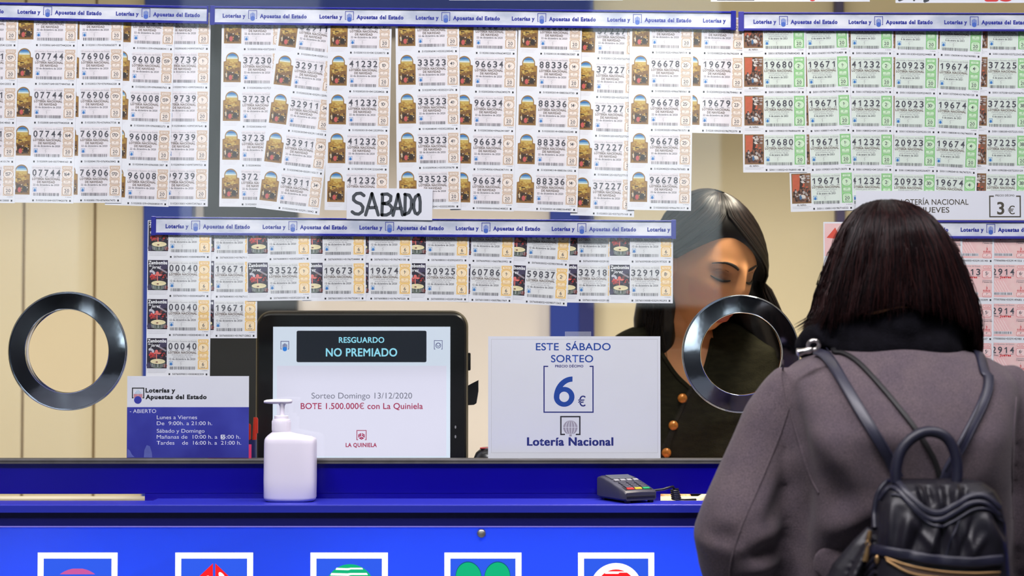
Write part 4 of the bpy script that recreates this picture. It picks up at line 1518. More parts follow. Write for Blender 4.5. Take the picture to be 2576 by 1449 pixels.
on_deck(.006, Wt - .006, .006, .088, .0006, .0002).build('key_deck', m_term2, tm_root)
on_deck(.009, Wt - .009, .058, .080, .0016).build('display', M('lcd_grey', (96, 100, 108), 0.2), tm_root)
g_ = Flat()
for k, (nm, c_) in enumerate((('red_key', (214, 44, 38)), ('yellow_key', (236, 178, 44)), ('green_key', (16, 152, 92)))):
    on_deck(.010 + k * .0155, .0225 + k * .0155, .0065, .0115, .0022).build(nm, M(nm, c_, 0.4), tm_root)['label'] = nm.replace('_', ' ')
for r_ in range(4):
    for k in range(3):
        on_deck(.011 + k * .0155, .0215 + k * .0155, .0145 + r_ * .0072, .0192 + r_ * .0072, .0020).build('digit_key', M('key_dark', (66, 66, 78), 0.4), tm_root)
for k in range(4):
    on_deck(.0085 + k * .0125, .0175 + k * .0125, .046, .052, .0024).build('function_key', M('key_grey', (150, 150, 158), 0.4), tm_root)
fr_ = MB().box(.004, Wt - .004, -.0006, .002, .008, .0125, .0006); fr_.build('card_slot', m_term2, tm_root)
for x in (.006, Wt - .012):
    for y in (.004, .078):
        MB().box(x, x + .008, y, y + .008, 0, .006, .001).build('foot', m_term2, tm_root)
rm = Matrix.Rotation(PHI, 3, 'Z')
w2l = lambda p: rm.inverted() @ (p - tm_root.location)
cab = [w2l(P(1640, 1234, -0.06)), w2l(P(1668, 1231, -0.065)), w2l(P(1684, 1226, -0.06)), w2l(P(1693, 1224, -0.055)), w2l(P(1697, 1231, -0.052))]
c0, c1 = P(1697, 1231, -0.050), P(1702, 1257, -0.046)
nturn = 5
for k in range(nturn * 14 + 1):
    t = k / (nturn * 14)
    a = 2 * math.pi * nturn * t
    p = c0.lerp(c1, t)
    cab.append(w2l(Vector((p.x + math.cos(a) * .0058 * (1 + .2 * t), p.y + math.sin(a) * .0058, p.z))))
cab.append(w2l(P(1722, 1258, -.03))); cab.append(w2l(P(1750, 1257, -.01)))
MB().tube(cab, .0021, 8).build('coiled_cable', M('cable_black', (18, 18, 22), 0.35), tm_root, True, 60)

# ------------------------------------------------------------------ people
from mathutils.bvhtree import BVHTree


def fuse(mb, voxel=0.005, smooth=4, name='fused', factor=0.5):
    """one continuous skin over overlapping shapes"""
    bmesh.ops.recalc_face_normals(mb.bm, faces=mb.bm.faces)
    me = bpy.data.meshes.new('tmp')
    mb.bm.to_mesh(me); mb.bm.free()
    o = bpy.data.objects.new('tmp', me)
    COL.objects.link(o)
    m = o.modifiers.new('r', 'REMESH'); m.mode = 'VOXEL'; m.voxel_size = voxel
    if smooth:
        s = o.modifiers.new('s', 'SMOOTH'); s.iterations = smooth; s.factor = factor
    out = bpy.data.meshes.new_from_object(o.evaluated_get(bpy.context.evaluated_depsgraph_get()))
    bpy.data.objects.remove(o)
    for p in out.polygons:
        p.use_smooth = True
    return out


def get_co(me):
    V = np.zeros(len(me.vertices) * 3); me.vertices.foreach_get('co', V)
    return V.reshape(-1, 3)


def get_no(me):
    V = np.zeros(len(me.vertices) * 3); me.vertices.foreach_get('normal', V)
    return V.reshape(-1, 3)


def set_co(me, V):
    me.vertices.foreach_set('co', np.asarray(V, dtype=np.float32).ravel()); me.update()


def ball(mb, c, rx, ry, rz, n=24, rot=None):
    rows = []
    for i in range(n // 2 + 1):
        t = -math.pi / 2 + math.pi * i / (n // 2)
        t = max(-1.5, min(1.5, t))
        rows.append([Vector((rx * math.cos(t) * math.cos(2 * math.pi * k / n), ry * math.cos(t) * math.sin(2 * math.pi * k / n), rz * math.sin(t))) for k in range(n)])
    if rot is not None:
        rows = [[rot @ p for p in r] for r in rows]
    rows = [[p + Vector(c) for p in r] for r in rows]
    return mb.grid(rows)


def hand_into(mb, wrist, direction, side, up=(0, 0, 1), s=1.0):
    """palm, five bent fingers of different length and a thumb leaving the side of the palm"""
    d = Vector(direction).normalized()
    u = Vector(up); u = (u - d * u.dot(d)).normalized()
    l = d.cross(u).normalized() * side
    w = Vector(wrist)
    mb.tube([w - d * .02 * s, w + d * .015 * s, w + d * .05 * s, w + d * .088 * s, w + d * .096 * s], [.026 * s, .028 * s, .036 * s, .038 * s, .03 * s], 14, up=u, flat=(1, .42))
    for k, (off, ln) in enumerate(((-.028, .062), (-.0095, .072), (.0095, .068), (.0275, .052))):
        b = w + d * .088 * s + l * off * s
        mb.tube([b - d * .02 * s, b, b + d * ln * .45 * s - u * .004 * s, b + d * ln * .78 * s - u * .014 * s, b + d * ln * .97 * s - u * .026 * s], [.0085 * s, .0092 * s, .0085 * s, .0078 * s, .006 * s], 10)
    b = w + d * .03 * s - l * .03 * s
    mb.tube([b, b + d * .022 * s - l * .018 * s - u * .004 * s, b + d * .048 * s - l * .028 * s - u * .010 * s, b + d * .068 * s - l * .03 * s - u * .016 * s], [.012 * s, .0108 * s, .0096 * s, .007 * s], 10)


# ---- head in its own frame: face towards -y, eyes at z = 0
def G(x, z, cx, cz, sx, sz):
    return np.exp(-((x - cx) / sx) ** 2 - ((z - cz) / sz) ** 2)


def head_grid(nt=220, npv=170):
    th = np.linspace(0, 2 * np.pi, nt, endpoint=False)
    ph = np.linspace(-np.pi / 2 + .02, np.pi / 2 - .02, npv)
    T, Pn = np.meshgrid(th, ph)
    dx, dy, dz = np.cos(Pn) * np.sin(T), -np.cos(Pn) * np.cos(T), np.sin(Pn)
    x = .074 * np.sign(dx) * np.abs(dx) ** .94
    y = np.where(dy < 0, .088, .100) * dy
    z = np.where(dz > 0, .116, .118) * dz
    t = np.clip((-z - .012) / .106, 0, 1)
    x = x * (1 - .40 * t ** 1.35)
    y = np.where(y > 0, y * (1 - .35 * t), y * (1 + .06 * t))
    f = np.clip(-dy * 1.6, 0, 1) ** 1.2
    xs = np.abs(x)
    d = np.zeros_like(x)
    d += .0110 * G(x, z, 0, .004, .0076, .022)
    d += .0150 * G(x, z, 0, -.022, .0085, .017)
    d += .0150 * G(x, z, 0, -.037, .0095, .0075)
    d += .0085 * G(xs, z, .0125, -.040, .0065, .0065)
    d -= .0035 * G(x, z, 0, -.050, .006, .004)
    d -= .0128 * G(xs, z, .032, .003, .016, .012)
    d += .0075 * G(xs, z, .033, -.001, .0125, .0085)
    d -= .0016 * G(xs, z, .033, .0085, .014, .0022)
    d += .0045 * G(xs, z, .030, .0215, .020, .007)
    d += .0045 * G(xs, z, .044, -.030, .018, .018)
    d += .0060 * G(x, z, 0, -.070, .024, .016)
    d += .0052 * G(x, z, 0, -.0645, .018, .0042)
    d -= .0015 * G(x, z, 0, -.0615, .0035, .003)
    d += .0062 * G(x, z, 0, -.0765, .0155, .0052)
    d -= .0050 * G(x, z, 0, -.0700, .022, .0022)
    d -= .0030 * G(x, z, 0, -.0880, .016, .006)
    d += .0090 * G(x, z, 0, -.104, .018, .013)
    y = y - d * f
    return np.stack([x, y, z], -1)


HEADG = head_grid()


def face_y(x, z):
    """front surface depth of the head at (x, z)"""
    g = HEADG.reshape(-1, 3)
    g = g[g[:, 1] < 0]
    k = np.argmin((g[:, 0] - x) ** 2 + (g[:, 2] - z) ** 2)
    return g[k, 1]


def head_into(mb, Mx, s=1.0):
    rows = [[Mx @ Vector(p * s) for p in r] for r in HEADG[::1, ::1]]
    mb.grid(rows)
    for sg in (-1, 1):               # ears
        c = Vector((sg * .0735, .012, -.016)) * s
        e = MB()
        rows = []
        for i in range(13):
            t = -1.5 + 3.0 * i / 12
            rows.append([Vector((sg * .006 + .0065 * math.cos(t) * math.cos(2 * math.pi * k / 16) + sg * .006 * math.cos(t) * max(0, math.sin(2 * math.pi * k / 16)), .017 * math.cos(t) * math.sin(2 * math.pi * k / 16), .031 * math.sin(t))) * s + c for k in range(16)])
        rot = Matrix.Rotation(R(-12), 3, 'X')
        mb.grid([[Mx @ (c + rot @ (p - c)) for p in r] for r in rows])


SKIN = np.array([lin(v) for v in (218, 154, 106)])
LIP = np.array([lin(v) for v in (176, 84, 76)])
LID = np.array([lin(v) for v in (150, 96, 72)])
BLUSH = np.array([lin(v) for v in (214, 130, 98)])


def paint_skin(me, Minv, s, base=SKIN):
    V = get_co(me)
    H = np.array([list(Minv @ Vector(v)) for v in V]) / s
    x, y, z = H[:, 0], H[:, 1], H[:, 2]
    C = np.tile(base, (len(V), 1))

    def mixin(w, col):
        nonlocal C
        C = C * (1 - w[:, None]) + col * w[:, None]
    fr = ((y < -.035) & (np.abs(z) < .13)).astype(float)
    mixin(fr * np.clip(1.5 * G(np.abs(x), z, .046, -.034, .020, .015), 0, 1) * .5, BLUSH)
    lip = (np.abs(x) < .025 * np.clip(1 - ((z + .0705) / .0135) ** 2, 0, 1) ** .6).astype(float) * (np.abs(z + .0705) < .0135)
    mixin(fr * lip * .9, LIP)
    mixin(fr * np.clip(1.6 * G(np.abs(x), z, .033, .003, .014, .0075), 0, 1) * .7, LID)
    mixin(fr * np.clip(1.5 * G(np.abs(x), z, .033, -.0045, .0145, .0042), 0, 1) * .62, LID * .35)  # blurred shade along the lashes, painted into the skin colour
    a = me.color_attributes.new('Col', 'FLOAT_COLOR', 'POINT')
    a.data.foreach_set('color', np.column_stack([C, np.ones(len(C))]).astype(np.float32).ravel())


def strands(name, paths, r0, mats, rgen, parent=None, sides=3):
    """thin tapered tubes; paths: list of n x 3 arrays"""
    Vs, Fs, Is, n = [], [], [], 0
    for p in paths:
        p = np.asarray(p)
        m = len(p)
        t = np.gradient(p, axis=0)
        t /= np.linalg.norm(t, axis=1)[:, None] + 1e-9
        ref = np.array([0.31, 0.83, 0.46])
        a = np.cross(t, ref); a /= np.linalg.norm(a, axis=1)[:, None] + 1e-9
        b = np.cross(t, a)
        w = r0 * rgen.uniform(.6, 1.3) * np.clip(np.minimum(np.linspace(.5, 6, m), np.linspace(5, .25, m)), .2, 1)
        for k in range(sides):
            an = 2 * np.pi * k / sides
            Vs.append(p + (a * np.cos(an) + b * np.sin(an)) * w[:, None])
        idx = np.arange(m - 1)
        mi = rgen.integers(0, len(mats))
        for k in range(sides):
            o0, o1 = n + k * m, n + ((k + 1) % sides) * m
            Fs.append(np.column_stack([o0 + idx, o1 + idx, o1 + idx + 1]))
            Fs.append(np.column_stack([o0 + idx, o1 + idx + 1, o0 + idx + 1]))
            Is.append(np.full(2 * (m - 1), mi))
        n += sides * m
    me = mesh_np(name, np.concatenate(Vs), np.concatenate(Fs), mats, np.concatenate(Is), True)
    return link(name, me, parent)


def smoothnoise(rgen, n, amp):
    k = np.cumsum(rgen.normal(0, 1, n))
    k -= np.linspace(k[0], k[-1], n)
    return amp * k / max(1.0, math.sqrt(n))


# ================================================================== the customer, seen from behind
CY = -0.42
q = lambda px_, py_, Y=CY: P(px_, py_, Y)
cw = (3 + CY) / FPX


def ring_px(xl_, xr_, py, dep, yc=None, p=2.4, n=48, tilt=0.0):
    if yc is None:
        yc = float(np.interp(py, [842, 950, 1080, 1200, 1320, 1449, 2010], [-.375, -.41, -.445, -.435, -.398, -.362, -.40]))
    c = P((xl_ + xr_) / 2, py, yc)
    out = srect(c.x, c.y, c.z, (xr_ - xl_) / 2 * (3 + yc) / FPX, dep, p, n)
    for v in out:
        v.z += tilt * (v.y - c.y)
    return out


ZW = lambda py: q(2255, py).z
cust_label = 'woman with a dark bob in a grey wool coat seen from behind at the counter'
# bare body: continuous figure under the clothes
hc = P(2238, 722, -0.375)
MH = Matrix.Translation(hc) @ Matrix.Rotation(math.pi + R(-14), 4, 'Z') @ Matrix.Rotation(R(8), 4, 'X')
b = MB()
head_into(b, MH, 1.0)
b.tube([hc + Vector((0, -.02, -.06)), hc + Vector((0.004, -.03, -.13)), hc + Vector((.008, -.02, -.20))], [.052, .052, .075], 20)
cxm = q(2255, 1000).x
tor = []
for z, rx, ry in ((1.37, .05, .05), (1.33, .10, .06), (1.29, .135, .075), (1.20, .13, .085), (1.10, .125, .085), (1.00, .125, .085), (.92, .14, .09), (.84, .15, .10), (.76, .15, .10)):
    tor.append(srect(cxm, float(np.interp(z, [.76, 1.04, 1.12, 1.2, 1.27, 1.37], [-.41, -.37, -.40, -.425, -.43, -.385])), z, rx, ry, 2.3, 32))
b.grid(tor)
for sg in (-1, 1):
    hip = Vector((cxm + sg * .085, CY, .80))
    b.tube([hip, hip + Vector((sg * .01, .01, -.36)), hip + Vector((sg * .012, -.005, -.70))], [.085, .055, .038], 16)
    ft = hip + Vector((sg * .012, -.005, -.74))
    b.tube([ft + Vector((0, -.05, .0)), ft + Vector((0, .02, .012)), ft + Vector((sg * .01, .14, -.028)), ft + Vector((sg * .012, .17, -.034))], [.03, .036, .028, .018], 12)
armsL = [q(1975, 985), q(1890, 1170), q(1848, 1345, -.44), q(1875, 1470, -.36), q(1935, 1560, -.26)]
armsR = [q(2560, 1000), q(2630, 1170), q(2668, 1345, -.44), q(2640, 1470, -.36), q(2560, 1560, -.26)]
for aa, sg in ((armsL, 1), (armsR, -1)):
    b.tube([aa[0].lerp(Vector((cxm, CY, aa[0].z)), .18)] + aa[1:], [.034, .032, .03, .03, .026], 14)
    hand_into(b, aa[-1], (aa[-1] - aa[-2]), sg)
me = fuse(b, .005, 3, 'person')
me.materials.append(MVC('skin_customer', 0.5))
me.name = 'person'
cust = link('person', me)
tag(cust, cust_label, 'person')
paint_skin(me, MH.inverted(), 1.0)

# pale face mask, only mirrored in the ring
xs_, zs_ = np.linspace(-.058, .058, 15), np.linspace(-.100, -.022, 10)
mrows = [[MH @ Vector((x * (1 - .25 * max(0, (-.06 - z) / .04)), face_y(x * (1 - .25 * max(0, (-.06 - z) / .04)), z) - .005 - .004 * math.cos(x / .058 * 1.5), z)) for x in xs_] for z in zs_]
mk_ = MB(); mk_.grid(mrows, closed=False, caps=False)
mk_.build('face_mask', M('mask_lilac', (214, 208, 224), 0.8), cust, True)

# coat: torso and sleeves in one skin
b = MB()
tor = [ring_px(2165, 2350, 842, .068), ring_px(2150, 2370, 858, .074), ring_px(2085, 2410, 876, .088), ring_px(2035, 2462, 894, .097), ring_px(1992, 2512, 920, .108), ring_px(1962, 2548, 955, .118), ring_px(1958, 2556, 1010, .128),
       ring_px(1972, 2540, 1090, .134), ring_px(1972, 2535, 1200, .132), ring_px(1955, 2540, 1320, .132), ring_px(1940, 2548, 1449, .138), ring_px(1955, 2570, 1650, .155), ring_px(1925, 2600, 1900, .17), ring_px(1915, 2610, 2010, .172)]
b.grid(tor)
slL = [q(2010, 945), q(1988, 985), q(1952, 1050), q(1922, 1120, -.425), q(1888, 1210, -.43), q(1866, 1290, -.44), q(1850, 1345, -.44), q(1856, 1400, -.42), q(1872, 1470, -.36), q(1905, 1530, -.29), q(1925, 1552, -.27)]
srad = [.034, .043, .048, .048, .053, .060, .064, .061, .056, .05, .047]
b.tube(slL, srad, 22)
slR = [q(2505, 945), q(2535, 985), q(2568, 1050), q(2598, 1120, -.425), q(2632, 1210, -.43), q(2652, 1290, -.44), q(2668, 1345, -.44), q(2660, 1400, -.42), q(2644, 1470, -.36), q(2600, 1530, -.29), q(2570, 1552, -.27)]
b.tube(slR, srad, 22)
coat_me = fuse(b, .0055, 5, 'coat')
V = get_co(coat_me); N = get_no(coat_me)
# cloth folds: broad soft billows plus creases that run from the armhole and round the elbow
XP = (V[:, 0] / cw) * (1) + 1288
ZP = 861 - (V[:, 2] - CAMZ) / cw
back = np.clip(-(V[:, 1] - CY) / .06, 0, 1)
disp = np.zeros(len(V))


def crease(x0, y0, x1, y1, wd, amp, rd=1.0):
    """ridge (amp>0) or valley along a pixel segment on the rear of the coat"""
    global disp
    dx_, dy_ = x1 - x0, y1 - y0
    L2 = dx_ * dx_ + dy_ * dy_
    t = np.clip(((XP - x0) * dx_ + (ZP - y0) * dy_) / L2, 0, 1)
    d2 = (XP - x0 - t * dx_) ** 2 + (ZP - y0 - t * dy_) ** 2
    fall = np.sin(np.clip(t, .02, .98) * np.pi) ** .5
    disp += amp * np.exp(-d2 / (wd * wd)) * fall * back ** rd


for a in ((1987, 900, 1975, 1010, 9, -.004), (1975, 1000, 1990, 1150, 18, -.012), (1990, 1120, 1990, 1449, 26, -.018), (2000, 1060, 2090, 1170, 26, .008), (2020, 1160, 2110, 1290, 32, -.012), (2030, 1320, 2180, 1240, 36, .014), (2050, 1400, 2190, 1330, 24, -.014),
          (1985, 1080, 1880, 1270, 14, -.004), (1960, 1120, 1890, 1290, 26, .006), (1975, 1180, 1900, 1330, 20, -.007), (1860, 1345, 1960, 1310, 22, .009), (1870, 1385, 1965, 1360, 16, -.015), (1850, 1420, 1965, 1400, 20, .010), (1862, 1455, 1960, 1440, 16, -.009),
          (1905, 1000, 1900, 1080, 30, .003), (1780, 1290, 1850, 1300, 20, .005), (1760, 1325, 1840, 1345, 14, -.006), (2540, 1020, 2548, 1449, 20, -.012), (2470, 1010, 2400, 1200, 40, .006), (2100, 960, 2230, 1120, 50, .005), (2130, 1090, 2240, 1230, 26, -.005), (2020, 1000, 2060, 1120, 30, .004)):
    crease(*a)
disp += .0016 * np.sin(XP * .021 + ZP * .013) * np.sin(ZP * .017 - XP * .006 + 1)
V = V + N * disp[:, None]
E_ = np.zeros(len(coat_me.edges) * 2, dtype=np.int64); coat_me.edges.foreach_get('vertices', E_); E_ = E_.reshape(-1, 2)
deg = np.bincount(E_.ravel(), minlength=len(V))[:, None]
for _ in range(7):
    acc = np.zeros_like(V)
    np.add.at(acc, E_[:, 0], V[E_[:, 1]]); np.add.at(acc, E_[:, 1], V[E_[:, 0]])
    V = V * .5 + acc / np.maximum(deg, 1) * .5
set_co(coat_me, V)
m_wool = bpy.data.materials.new('grey_wool')
m_wool.use_nodes = True
nt = m_wool.node_tree
bs = nt.nodes['Principled BSDF']
bs.inputs['Roughness'].default_value = 0.95
bs.inputs['Specular IOR Level'].default_value = 0.15
bs.inputs['Sheen Weight'].default_value = 0.08
bs.inputs['Sheen Roughness'].default_value = 0.5
tc_ = nt.nodes.new('ShaderNodeTexCoord')
n1 = nt.nodes.new('ShaderNodeTexNoise'); n1.inputs['Scale'].default_value = 650; n1.inputs['Detail'].default_value = 8
n2 = nt.nodes.new('ShaderNodeTexNoise'); n2.inputs['Scale'].default_value = 26; n2.inputs['Detail'].default_value = 5
r1 = nt.nodes.new('ShaderNodeValToRGB')
r1.color_ramp.elements[0].position = .36; r1.color_ramp.elements[0].color = rgb((76, 68, 73))
r1.color_ramp.elements[1].position = .68; r1.color_ramp.elements[1].color = rgb((104, 92, 97))
r2 = nt.nodes.new('ShaderNodeValToRGB')
r2.color_ramp.elements[0].position = .35; r2.color_ramp.elements[0].color = (.86, .85, .90, 1)
r2.color_ramp.elements[1].position = .65; r2.color_ramp.elements[1].color = (1, .98, .97, 1)
mx = nt.nodes.new('ShaderNodeMix'); mx.data_type = 'RGBA'; mx.blend_type = 'MULTIPLY'; mx.inputs[0].default_value = 1
bp_ = nt.nodes.new('ShaderNodeBump'); bp_.inputs['Strength'].default_value = .5; bp_.inputs['Distance'].default_value = .0015
for s_ in (n1, n2): nt.links.new(tc_.outputs['Object'], s_.inputs[0])
nt.links.new(n1.outputs[0], r1.inputs[0]); nt.links.new(n2.outputs[0], r2.inputs[0])
nt.links.new(r1.outputs[0], mx.inputs[6]); nt.links.new(r2.outputs[0], mx.inputs[7])
nt.links.new(mx.outputs[2], bs.inputs['Base Color'])
nt.links.new(n1.outputs[0], bp_.inputs['Height']); nt.links.new(bp_.outputs[0], bs.inputs['Normal'])
coat_me.materials.append(m_wool)
coat = link('coat', coat_me, cust)
coat['label'] = 'grey wool coat'


def bvh_of(*objs):
    vs, fs, n = [], [], 0
    for o in objs:
        mw = o.matrix_world if o.parent is None else (o.parent.matrix_basis @ o.matrix_basis)
        vs += [mw @ v.co for v in o.data.vertices]
        fs += [[i + n for i in p.vertices] for p in o.data.polygons]
        n = len(vs)
    return BVHTree.FromPolygons(vs, fs)


camloc = Vector((0, CAMY, CAMZ))


def surf(tree, px_, py_, lift=0.0, default=-0.5):
    """where the sight line of a photo pixel meets a surface, raised by lift along its normal"""
    d = (P(px_, py_, 0) - camloc).normalized()
    hit, nrm, _, _ = tree.ray_cast(camloc, d)
    if hit is None:
        return P(px_, py_, default), Vector((0, -1, 0))
    if nrm.dot(d) > 0:
        nrm = -nrm
    return hit + nrm * lift, nrm


def dense(pts, n=40):
    """smooth resampling of a pixel polyline (Catmull-Rom)"""
    p = [np.array(a, dtype=float) for a in pts]
    p = [2 * p[0] - p[1]] + p + [2 * p[-1] - p[-2]]
    out = []
    seg = len(p) - 3
    for i in range(n + 1):
        u = i / n * seg
        k = min(int(u), seg - 1); t = u - k
        a, b_, c, d = p[k:k + 4]
        out.append(.5 * ((2 * b_) + (-a + c) * t + (2 * a - 5 * b_ + 4 * c - d) * t * t + (-a + 3 * b_ - 3 * c + d) * t ** 3))
    return out


def strap(tree, pts, wpx, thick, lift, name, mat, parent, n=48, smooth_it=6, prof=None, wrap=0):
    """flat band following a surface along a pixel path"""
    D = dense(pts, n)
    PS, NS = [], []
    for x, y in D:
        a, nn = surf(tree, x, y, 0)
        PS.append(a); NS.append(nn)
    if wrap:                                       # carry the band on over the shoulder
        p0 = PS[0]
        for k in range(1, 13):
            h_, n_, _, _ = tree.ray_cast(Vector((p0.x + wrap * k * .002, p0.y + k * .012, p0.z + .2)), Vector((0, 0, -1)))
            if h_ is not None and abs(h_.z - p0.z) < .12:
                PS.insert(0, h_); NS.insert(0, n_)
        n = len(PS) - 1
    for _ in range(smooth_it):
        PS = [PS[0]] + [(PS[i - 1] + PS[i] * 2 + PS[i + 1]) / 4 for i in range(1, len(PS) - 1)] + [PS[-1]]
        NS = [NS[0]] + [(NS[i - 1] + NS[i] * 2 + NS[i + 1]).normalized() for i in range(1, len(NS) - 1)] + [NS[-1]]
    w = wpx * cw / 2
    rows = []
    for i in range(len(PS)):
        t = (PS[min(i + 1, n)] - PS[max(i - 1, 0)]).normalized()
        s_ = t.cross(NS[i]).normalized()
        u = s_.cross(t).normalized()
        if u.dot(NS[i]) < 0: u = -u
        c = PS[i] + u * lift
        ww = w * (prof(i / n) if prof else 1)
        rows.append([c + s_ * (ww * math.copysign(abs(math.cos(a)) ** .5, math.cos(a))) + u * (thick * math.copysign(abs(math.sin(a)) ** .8, math.sin(a))) for a in [2 * math.pi * k / 16 for k in range(16)]])
    return MB().grid(rows).build(name, mat, parent, True, 60)


tree_c = bvh_of(coat)
m_seam = m_wool
for pts in ([(1968, 905), (1972, 960), (1984, 1030)], [(1984, 1030), (1955, 1110), (1905, 1230), (1862, 1330), (1842, 1400), (1835, 1449), (1840, 1480)], [(1990, 1040), (2010, 1110), (2035, 1190), (2060, 1240)], [(2556, 1000), (2548, 1100), (2545, 1200), (2548, 1300)]):
    strap(tree_c, pts, 5, .0012, .0006, 'coat_seam', m_wool, coat, 40, 3)
# half belt tab
tab = [(2052, 1449), (2056, 1405), (2078, 1378), (2110, 1368), (2150, 1372), (2190, 1385), (2190, 1449)]
o = strap(tree_c, [(2056, 1428), (2100, 1414), (2150, 1410), (2200, 1416)], 88, .005, .006, 'half_belt', m_wool, coat, 30, 8, lambda t: math.sqrt(max(.02, 1 - (1 - min(1, t / .3)) ** 2)))

# dark trousers and boots so that the figure stands on the floor
tb = MB()
for sg in (-1, 1):
    hip = Vector((cxm + sg * .085, CY, .80))
    tb.tube([hip, hip + Vector((sg * .01, .01, -.36)), hip + Vector((sg * .012, -.005, -.66))], [.105, .072, .055], 20)
tb.box(cxm - .16, cxm + .16, CY - .1, CY + .1, .72, .86, .05)
o = link('trousers', fuse(tb, .008, 4), cust); o.data.materials.append(M('trouser_black', (24, 24, 30), 0.9, var=0.2))
for sg in (-1, 1):
    x = cxm + sg * .097
    bt_ = MB()
    bt_.tube([(x, CY - .005, .20), (x, CY - .005, .09), (x, CY + .01, .05), (x + sg * .006, CY + .13, .035), (x + sg * .008, CY + .19, .03)], [.058, .052, .048, .04, .022], 18)
    bt_.box(x - .035, x + .042, CY - .055, CY + .2, 0.0, .03, .008)
    o = link('boot', fuse(bt_, .005, 3), cust); o.data.materials.append(M('boot_black', (20, 19, 20), 0.4))

# black scarf bundled under the hair
m_scarf = M('scarf_black', (15, 14, 20), 0.95, var=0.35, vscale=60, bump=0.6, bscale=300, spec=0.1)
sc = MB()
loop = []
for k in range(41):
    a = 2 * math.pi * k / 40
    c = P(2245, 846, -.385)
    loop.append(c + Vector((math.cos(a) * .080, math.sin(a) * .064, -.020 * math.sin(a) * -1 + .008 * math.sin(3 * a))))
sc.tube(loop, [.034 + .004 * math.sin(5 * k * .157) for k in range(41)], 18)
lp2 = [p + Vector((0, -.004, .026)) for p in loop]
sc.tube(lp2, [.027 + .004 * math.sin(7 * k * .157) for k in range(41)], 16)
sc.tube([P(2085, 838, -.42), P(2050, 858, -.40), P(2026, 876, -.36)], [.024, .026, .02], 12)
sme = fuse(sc, .006, 4, 'scarf')
sme.materials.append(m_scarf)
scarf = link('scarf', sme, cust)

# hair: a solid bob under thousands of strands
HY = -.378
HR = [(503, 2208, 2246, .018), (510, 2180, 2278, .040), (525, 2156, 2308, .062), (550, 2134, 2340, .082), (590, 2112, 2370, .096), (640, 2092, 2398, .104), (690, 2076, 2420, .108), (740, 2060, 2440, .110), (790, 2048, 2454, .110), (830, 2044, 2460, .108), (870, 2052, 2460, .104), (910, 2070, 2456, .098)]
hy = np.array([h[0] for h in HR], float); hl = np.array([h[1] for h in HR], float); hr_ = np.array([h[2] for h in HR], float); hd_ = np.array([h[3] for h in HR], float)


def hair_pt(th, py, off=0.0):
    """th: 0 = towards the camera (back of the head), pi/2 = picture right"""
    l_, r_, d_ = np.interp(py, hy, hl), np.interp(py, hy, hr_), np.interp(py, hy, hd_)
    c = P((l_ + r_) / 2, py, HY)
    kx = (3 + HY) / FPX
    cs, sn = math.cos(th), math.sin(th)
    rx = (r_ - l_) / 2 * kx + off
    ry = d_ + off
    return Vector((c.x + rx * math.copysign(abs(sn) ** .9, sn), c.y - ry * math.copysign(abs(cs) ** .9, cs), c.z))


def hair_end(th):
    """lower edge of the bob in photo pixels by direction"""
    t = (th + math.pi) % (2 * math.pi) - math.pi
    return float(np.interp(t, [-math.pi, -1.9, -1.2, -.6, 0, .5, 1.0, 1.5, 2.2, math.pi], [800, 822, 826, 792, 776, 790, 850, 905, 880, 800]))


rh = np.random.default_rng(21)
m_hair = [M('hair_darkest', (10, 4, 6), 0.42, spec=0.16), M('hair_dark', (20, 8, 10), 0.40, spec=0.2), M('hair_brown', (44, 21, 20), 0.38, spec=0.22), M('hair_mid', (30, 13, 14), 0.38, spec=0.2)]
NT = 72
rows = []
for i in range(40):
    t = i / 39
    ring = []
    for k in range(NT):
        th = 2 * math.pi * k / NT
        e = hair_end(th) - 14
        py = 504 + (e - 504) * t ** .85
        ring.append(hair_pt(th, py, -.004 + .0022 * math.sin(th * 17 + 2 * math.sin(t * 5)) * min(1, t * 3) + .0015 * math.sin(th * 41)))
    rows.append(ring)
hb = MB(); hb.grid(rows)
hair = hb.build('hair', m_hair[0], cust, True)
hair['label'] = 'dark brown chin-length bob'
paths = []
for s_ in range(3600):
    th = rh.uniform(-math.pi, math.pi)
    if abs(th) > 2.3 and rh.random() < .7:
        continue
    e = hair_end(th) + rh.normal(0, 9) + (rh.uniform(0, 26) if rh.random() < .12 else 0)
    st_ = 503 + abs(rh.normal(0, 1)) * 26 if rh.random() < .75 else rh.uniform(520, 650)
    n = 18
    off = rh.uniform(-.003, .0022)
    wob = smoothnoise(rh, n, .030)
    cl = .05 * math.sin(th * 23 + 1)             # strands gather into locks
    fl = rh.normal(0, .0025)
    p = []
    for i in range(n):
        t = i / (n - 1)
        py = st_ + (e - st_) * t
        tt = th + wob[i] + cl * t * .6
        v = hair_pt(tt, py, off + .004 * t * abs(fl) * 100 * t + .0015 * math.sin(t * 7 + th * 9))
        if t > .8 and -1.9 < th < -1.1:          # the ends on this side flick outwards
            u = (t - .8) / .2
            v.x -= .010 * u * u * rh.uniform(.6, 1.3)
        p.append(v)
    paths.append(np.array([list(v) for v in p]))
for s_ in range(26):                              # flicked lock at the side
    base = [(2062, 752), (2056, 780), (2046, 802), (2032, 818), (2012, 834)]
    jx, jy = rh.normal(0, 9), rh.normal(0, 8)
    D = dense([(x + jx * (.4 + .25 * i), y + jy * (.3 + .3 * i)) for i, (x, y) in enumerate(base)], 14)
    paths.append(np.array([list(P(x, y, HY - .015 + .01 * rh.random())) for x, y in D]))
for s_ in range(90):                              # stray hairs standing off the outline
    th = rh.choice([-1, 1]) * rh.uniform(1.1, 1.9)
    a = rh.uniform(520, 760); n = 12
    off = rh.uniform(.002, .008)
    paths.append(np.array([list(hair_pt(th + .04 * math.sin(i * .5 + s_), a + i * rh.uniform(8, 12), off * math.sin(math.pi * i / 11))) for i in range(n)]))
